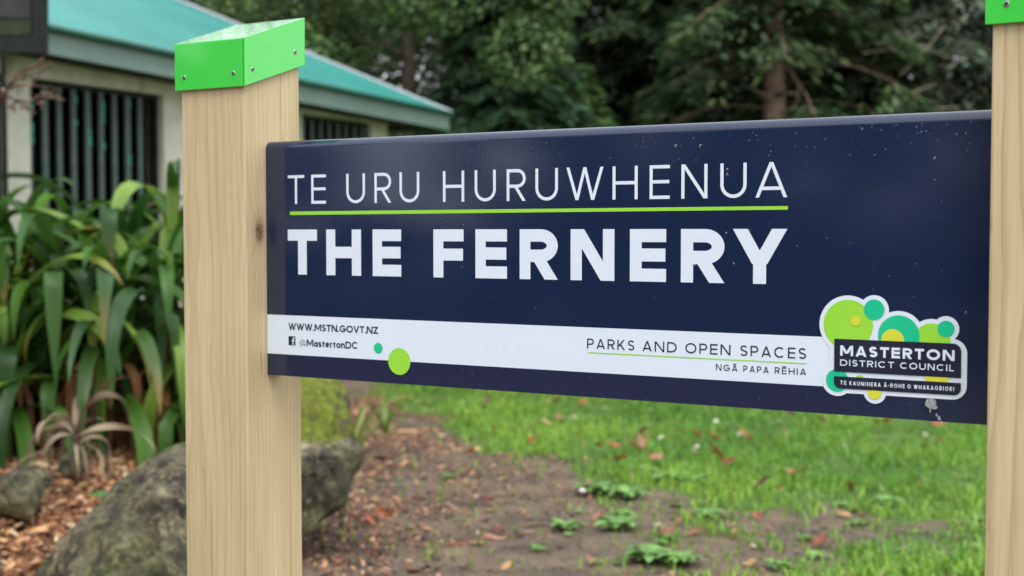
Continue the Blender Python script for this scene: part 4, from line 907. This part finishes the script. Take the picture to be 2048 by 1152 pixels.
for i, (px, dist, top, n, lab) in enumerate([
    (40, 7.5, 344, 26, 'strap leaved plant at the left edge of the picture in front of the cream pillar'), (150, 7.8, 334, 28, 'strap leaved plant under the left half of the slatted opening'),
    (255, 7.6, 344, 30, 'strap leaved plant with broad drooping leaves under the middle of the slatted opening'), (345, 7.9, 257, 30, 'tallest strap leaved plant half hidden behind the left post'),
    (110, 7.15, 422, 24, 'low strap leaved plant second from the left at the front'), (215, 7.1, 452, 26, 'low strap leaved plant at the front over the mulch below the middle of the opening'), (325, 7.2, 392, 26, 'low strap leaved plant against the left post at the front'),
    (-40, 7.3, 322, 24, 'strap leaved plant cut by the left edge of the picture'), (10, 7.0, 560, 20, 'shortest strap leaved plant in the lower left corner of the bed'),
    (200, 8.3, 332, 26, 'strap leaved plant in the back row close to the slats'), (430, 7.5, 400, 24, 'strap leaved plant behind the left post')]):
    strap_plant(px, dist, top-46, int(n*1.35), random.Random(100+i), lab)
# withered plant
r_ = random.Random(5); q = at_depth(150, 870, 6.2); root = tag(empty('withered_plant', (q[0], q[1], float(ground_h(q[0], q[1])))), 'withered grey brown plant with curled dead leaves in the mulch', 'dead plant')
mb = MB(); mb.tube([(0, 0, -.03), (.02, 0, .16), (.0, .03, .28)], [.010, .008, .005], 6); mb.build('stem', STEMM, root, True); mb = MB()
for k in range(20):
    c = np.array(r_.choice([s2l(170, 154, 130), s2l(140, 122, 100), s2l(118, 100, 80), s2l(188, 170, 142)]))
    strap(mb, (0, 0, r_.uniform(.15, .27)), k*2.4+r_.uniform(-.4, .4), r_.uniform(.2, 1.3), r_.uniform(.3, .6), r_.uniform(.014, .032), c, c*.8, r_, None, r_.uniform(1.5, 9), 18, r_.uniform(-6, 6))
mb.build('dead_leaves', DEADM, root, True)
# small green leafy plant beside it and the yellowing tuft by the mossy boulder
def tuft(px, dist, labels, n, L, Wd, cols, name, seedv, e=(.5, 1.3), base_py=None, drp=1.2):
    r_ = random.Random(seedv); q = at_depth(px, 463, dist); root = tag(empty(name, (q[0], q[1], float(ground_h(q[0], q[1])))), labels, 'plant'); mb = MB()
    for k in range(n):
        c = np.array(r_.choice(cols)); strap(mb, (r_.uniform(-.03, .03), r_.uniform(-.03, .03), -.01), k*2.4+r_.uniform(-.4, .4), r_.uniform(*e), L*r_.uniform(.7, 1.1), Wd*r_.uniform(.8, 1.2), c, np.array(s2l(176, 120, 60)), r_, None, drp, 12, r_.uniform(-.5, .5))
    mb.build('leaves', STRAP, root, True); return root
tuft(240, 5.75, 'short bright green young plant right of the withered plant', 7, .30, .07, [(.06, .17, .05), (.10, .24, .07)], 'young_plant', 3, (.3, 1.1), None, 4)
tuft(708, 7.9, 'yellow green strap leaf tuft right of the mossy boulder', 7, .5, .04, [s2l(130, 150, 70), s2l(150, 160, 90)], 'yellowing_plant', 9, (.9, 1.45), None, 1.6)
tuft(770, 8.6, 'smaller yellow green tuft just behind the strap leaf tuft', 6, .42, .035, [s2l(120, 150, 70)], 'yellowing_plant', 12, (.9, 1.45), None, 1.6)

# ------------------------------------------------------------------ trees
BARK = plain('grey_bark', s2l(70, 63, 54), .9, .2, 0, .35, 14, .6); BARKR = plain('red_brown_bark', s2l(146, 118, 106), .9, .2, 0, .35, 10, .6)
TREEL = leafmat('tree_leaf', .65, .3, .2); NEEDLE = leafmat('needle_leaf', .75, .2, .12)
def trunk_mesh(mb, H, r0, r_, limbs, spread, z0=.2, lim=.35):
    pts = [(.05*math.sin(1.7*k)*k*.3, .05*math.cos(2.1*k)*k*.3, -.2+H*k/7) for k in range(8)]; mb.tube(pts, [r0*(1-.8*k/7) for k in range(8)], 9); ends = []
    for k in range(limbs):
        u = z0+(1-z0)*k/max(1, limbs-1)*.85; a = k*2.4+r_.uniform(-.5, .5); P = np.array(pts[min(7, int(u*7))]); L = spread*r_.uniform(.5, 1)*(1.1-u*.6); rr_ = r0*lim*(1-.6*u)
        q = [P+np.array([math.cos(a)*L*s_, math.sin(a)*L*s_, L*(.35*s_-.1*s_*s_)*1.0+.05*r_.uniform(-1, 1)]) for s_ in np.linspace(0, 1, 5)]; mb.tube(q, [rr_*(1-.8*s_) for s_ in np.linspace(0, 1, 5)], 6); ends.append(q)
    return ends
def broadleaf(px, dist, H, R, label, base, seedv, nleaf=15000, size=.10, z_lo=.3, group='trees behind the lawn', pos=None):
    r_ = random.Random(seedv); q = at_depth(px, 463, dist) if pos is None else pos; root = tag(empty('broadleaf_tree', (q[0], q[1], 0)), label, 'tree', group)
    mb = MB(); trunk_mesh(mb, H*.8, .12+.012*H, r_, 9, R*.8); mb.build('trunk', BARK, root, True)
    nc = 60; c = rng.normal(0, 1, (nc, 3)); c = unit(c)*rng.uniform(.45, 1, (nc, 1))**.5; c = c*np.array([R, R, (H-z_lo)/2])+np.array([0, 0, (H+z_lo)/2])
    cs = rng.uniform(.3, .62, nc)*R*.62; idx = rng.integers(0, nc, nleaf); dv = unit(rng.normal(0, 1, (nleaf, 3))); rad = rng.uniform(.35, 1, (nleaf, 1))**.6
    P = c[idx]+dv*rad*cs[idx][:, None]*np.array([1, 1, .8]); P[:, 2] = np.maximum(P[:, 2], .05)
    nn = unit(dv*.6+np.array([0, 0, .75])+rng.normal(0, .45, (nleaf, 3))); tt = unit(np.cross(nn, rng.normal(0, 1, (nleaf, 3))))
    tone = rng.normal(1, .22, nc)[idx][:, None]; col = shade(nleaf, base, .2, .1)*np.clip(tone, .5, 1.6)
    quads_leaf('crown', P, tt, nn, size*rng.uniform(.7, 1.4, nleaf), size*.62*rng.uniform(.7, 1.3, nleaf), np.clip(col, .004, .6), TREEL, .06, parent=root); return root
def conifer(px, dist, H, R, label, base, seedv, z_lo=.4, nb=70, size=.17, bare=None, dens=150, droop=.35, group='trees behind the lawn', barkm=None, r0=None, pos=None, br=.035, dm=1.9):
    r_ = random.Random(seedv); q = at_depth(px, 463, dist) if pos is None else pos; root = tag(empty('conifer_tree', (q[0], q[1], 0)), label, 'tree', group)
    mb = MB(); r0 = r0 or .05+.014*H; mb.tube([(.03*math.sin(k*1.3), .03*math.cos(k*1.9), -.2+H*k/8) for k in range(9)], [r0*(1-.9*k/8) for k in range(9)], 10)
    Ps, Ts, Ns, tone = [], [], [], []
    for k in range(nb):
        u = (k/nb); z = z_lo+(H-z_lo)*u; a = k*2.39996+r_.uniform(-.3, .3); L = R*(1-u)**.8*r_.uniform(.7, 1.1)+.15; e = .15-.2*u
        rad_dir = np.array([math.cos(a), math.sin(a), 0]); pts = [np.array([0, 0, z])+rad_dir*L*s_+np.array([0, 0, L*(e*s_+.18*s_-droop*s_*s_)]) for s_ in np.linspace(0, 1, 6)]
        mb.tube(pts, [max(.004, br*.36*(1-u)*(1-.8*s_)+.004) for s_ in np.linspace(0, 1, 6)], 5, cap=False)
        start = .15 if bare is None or not (bare[0] < z < bare[1]) else bare[2]
        n = max(6, int(dens*dm*L/R)); s_ = start+(1-start)*rng.uniform(0, 1, n)**.8; base_p = np.array([np.interp(s_, np.linspace(0, 1, 6), [p_[j] for p_ in pts]) for j in range(3)]).T
        sd_ = np.array([-math.sin(a), math.cos(a), 0]); off = rng.normal(0, 1, n)*(.12+.26*L*(1-abs(s_-.5)))*.55; hang = -np.abs(off)*rng.uniform(.2, .7, n)-rng.uniform(0, .10, n)
        P = base_p+sd_*off[:, None]+np.array([0, 0, 1])*hang[:, None]; Ps.append(P)
        Ts.append(unit(rad_dir*.8+sd_*(np.sign(off)*.7)[:, None]+np.array([0, 0, -.35])+rng.normal(0, .25, (n, 3)))); Ns.append(unit(np.array([0, 0, 1])+rng.normal(0, .45, (n, 3)))); tone.append(np.full(n, r_.uniform(.65, 1.4))*(.75+.5*s_))
    mb.build('trunk', barkm or BARK, root, True); P = np.concatenate(Ps); n = len(P); col = shade(n, base, .2, .1)*np.concatenate(tone)[:, None]
    quads_leaf('crown', P, np.concatenate(Ts), np.concatenate(Ns), size*rng.uniform(.7, 1.4, n), size*.25*rng.uniform(.7, 1.3, n), np.clip(col, .004, .6), NEEDLE, .03, parent=root); return root
TG = 'trees behind the lawn'
broadleaf(640, 17.5, 7.0, 2.3, 'bushy light green tree rising behind the roof beside the post cap', (.105, .155, .052), 1, 42000, .078)
broadleaf(815, 16.0, 6.2, 1.9, 'dense mid green tree behind the far corner of the roof', (.088, .145, .050), 2, 38000, .078)
broadleaf(450, 19.0, 8.0, 2.4, 'dark green tree above the roof left of the post cap', (.050, .090, .032), 3, 24000, .09)
broadleaf(260, 21.0, 8.5, 2.6, 'broad tree hidden behind the teal roof', (.050, .090, .032), 4, 9000, .13)
conifer(1010, 16.0, 5.6, 1.6, 'blue green bushy conifer right of the roof corner', (.056, .108, .054), 5, .2, 110, .17, None, 260)
conifer(1150, 17.0, 3.5, 1.3, 'low bright green conifer showing just above the board', (.082, .150, .046), 6, .2, 70, .15, None, 230)
conifer(1250, 20.5, 9.5, 2.9, 'tall dark conifer with drooping sprays in the middle', (.050, .082, .036), 7, .6, 130, .22, None, 270, .45)
conifer(1420, 21.0, 9.8, 3.0, 'dark conifer just left of the bare trunk', (.048, .076, .034), 8, .6, 130, .22, None, 270, .45)
conifer(1548, 16.5, 9.0, 2.5, 'conifer with a bare reddish trunk and crooked dead limbs', (.060, .094, .040), 9, 1.2, 100, .20, (2.1, 3.55, .86), 330, .5, TG, BARKR, .19, None, .006)
conifer(1690, 18.5, 8.5, 2.4, 'green conifer right of the bare trunk', (.062, .098, .042), 10, .6, 120, .2, None, 220, .45)
broadleaf(1660, 17.2, 3.3, 1.1, 'low dark bush at the foot of the conifers right of the bare trunk', (.044, .096, .036), 11, 8000, .10, .2)
broadleaf(1420, 18.0, 2.9, 1.1, 'low olive bush left of the bare trunk', (.070, .096, .036), 16, 7000, .10, .2)
conifer(1890, 17.5, 8.5, 2.3, 'grey green conifer next to the right post', (.098, .124, .084), 12, .6, 110, .18, None, 200, .5)
conifer(2120, 18.0, 9, 2.6, 'grey green conifer behind the right post', (.076, .115, .074), 13, .8, 90, .2, None, 170, .5)
for i, (px, dist) in enumerate([(2420, 20), (2720, 19), (3060, 20), (3450, 20), (-250, 22), (-620, 23)]):
    broadleaf(px, dist, 7.5, 2.7, 'mid green tree standing at the edge of the lawn outside the picture', (.060, .098, .040), 120+i, 12000, .12, .3, 'trees beside the lawn')
for i, (px, dist) in enumerate([(2550, 28), (2900, 29), (3300, 29), (3700, 29), (-400, 30), (100, 30), (420, 29), (720, 28), (950, 27), (1130, 29), (1330, 30), (1540, 28), (2000, 29), (2250, 28)]):
    broadleaf(px, dist, 9.0, 3.6, 'one of the tall dark trees filling the background', (.078, .108, .062), 40+i, 20000, .17, .2, 'dark trees in the far background')  # leaf colour lightened to lift the dark gaps, in place of haze
# crooked dead limbs of the bare trunk
BT = [o for o in COL.objects if o.get('label', '').startswith('conifer with a bare reddish')][0]; LIMB = plain('grey_limb', s2l(128, 118, 104), .9, .2, 0, .3, 12)
for pl_ in ([(1545, 120), (1525, 112), (1490, 104), (1462, 108), (1452, 130), (1450, 150)], [(1548, 118), (1565, 100), (1585, 90), (1600, 92)], [(1545, 200), (1520, 186), (1500, 175), (1480, 165)],
            [(1550, 190), (1575, 186), (1600, 188)], [(1555, 120), (1580, 140), (1598, 170), (1592, 215), (1586, 240)], [(1548, 20), (1552, 60), (1550, 100)], [(1560, 60), (1640, 55), (1700, 48)], [(1545, 80), (1500, 66), (1420, 70), (1390, 60)]):
    mb = MB(); n_ = len(pl_); pts = [at_depth(px, py, 16.45-.35*i/n_*(1 if pl_[0][1] % 20 else -1)-.12) for i, (px, py) in enumerate(pl_)]
    mb.tube(pts, [.030*(1-.65*i/n_) for i in range(n_)], 6); o_ = mb.build('dead_limb', LIMB, BT, True); o_.location = -Vector(BT.location)
GT = [o for o in COL.objects if o.get('label', '').startswith('grey green conifer next')][0]
for pl_ in ([(1725, 106), (1760, 102), (1800, 96), (1845, 92), (1880, 108), (1910, 116)], [(1785, 206), (1815, 186), (1850, 176), (1872, 168)], [(1790, 204), (1840, 214), (1880, 218), (1920, 214)], [(1800, 150), (1830, 120), (1860, 90), (1890, 50)]):
    mb = MB(); n_ = len(pl_); pts = [at_depth(px, py, 15.6+.2*i/n_) for i, (px, py) in enumerate(pl_)]
    mb.tube(pts, [.013*(1-.6*i/n_) for i in range(n_)], 5); o_ = mb.build('dead_limb', LIMB, GT, True); o_.location = -Vector(GT.location)
r_ = random.Random(31); LMB = at_depth(1790, 100, 17.2)
# bare twiggy shrub with pinkish buds in front of the cream pillar
q = at_depth(-70, 463, 6.3); SH = tag(empty('twiggy_shrub', (q[0], q[1], float(ground_h(q[0], q[1])))), 'bare twiggy shrub with dull pink leaves crossing the cream pillar at the left edge', 'shrub')
mb = MB(); tips = []
for k, pl_ in enumerate([[(-70, 900), (-60, 500), (-30, 250), (20, 165), (60, 150), (105, 135)], [(-60, 500), (-30, 240), (15, 195), (60, 205), (110, 190)], [(-30, 300), (0, 180), (30, 200), (70, 225)], [(-30, 250), (10, 190), (40, 140), (90, 128)], [(-40, 330), (0, 180), (55, 170), (118, 178)]]):
    pts = [at_depth(px, py, 6.3+.08*k-.04*i)-np.array(SH.location) for i, (px, py) in enumerate(pl_)]; mb.tube(pts, [.008*(1-.75*i/len(pts)) for i in range(len(pts))], 5); tips += [(pts[-1], pts[-2]), (pts[-2], pts[-3])]
mb.build('stem', TWIG, SH, True)
C_, T_2 = [], []
for P1, P0 in tips:
    for _ in range(5): u_ = r_.random(); C_.append(P0*(1-u_)+P1*u_+np.array([r_.gauss(0, .025) for _ in range(3)])); T_2.append(P1-P0+np.array([r_.gauss(0, .06) for _ in range(3)]))
C_, T_2 = np.array(C_), np.array(T_2); n_ = len(C_)
quads_leaf('leaves', C_, T_2, unit(rng.normal(0, 1, (n_, 3))), rng.uniform(.04, .08, n_), rng.uniform(.014, .026, n_), shade(n_, s2l(124, 100, 84), .2, .08), DEADM, .1, parent=SH)
# unseen trees added behind the camera to darken the board's reflection, gap for glare
def behind(px, dist):
    x = fx(px, 400); d_ = np.array([x-CAM[0], -CAM[1]]); d_ /= np.linalg.norm(d_); return np.array([x, 0, 0])+dist*np.array([d_[0], -d_[1], 0])
for i, (px, dist, H, R) in enumerate([(180, 17, 9, 1.5), (300, 19, 9, 1.7), (552, 17, 9, 1.1), (1065, 17, 9, 1.3), (1330, 20, 9, 1.7), (1420, 16, 9, 2.2), (1700, 17, 9, 2.2), (2000, 16, 9, 2.4), (2500, 17, 9, 2.6)]):
    broadleaf(0, 0, H, R, 'one of the unseen dark trees added to darken the reflection in the glossy board', (.03, .055, .026), 70+i, 7000, .22, .1, 'unseen trees added for the board reflection', pos=behind(px, dist))
for px_ in (1190, 1300, 1440, 1580):  # unseen bushes added to block low sky glare between the trees
    broadleaf(0, 0, 3.2, 1.2, 'one of the unseen low bushes added to block glare between the reflected trunks', (.03, .055, .026), 95+px_, 4000, .16, .1, 'unseen bushes added to block board glare', pos=behind(px_, 15.5))
broadleaf(0, 0, 2.3, 1.3, 'unseen low dark bush added to cut off the bright patch on the board', (.03, .055, .026), 90, 4000, .18, .1, 'unseen trees added for the board reflection', pos=behind(800, 15))  # unseen bush added to end the bright patch from below
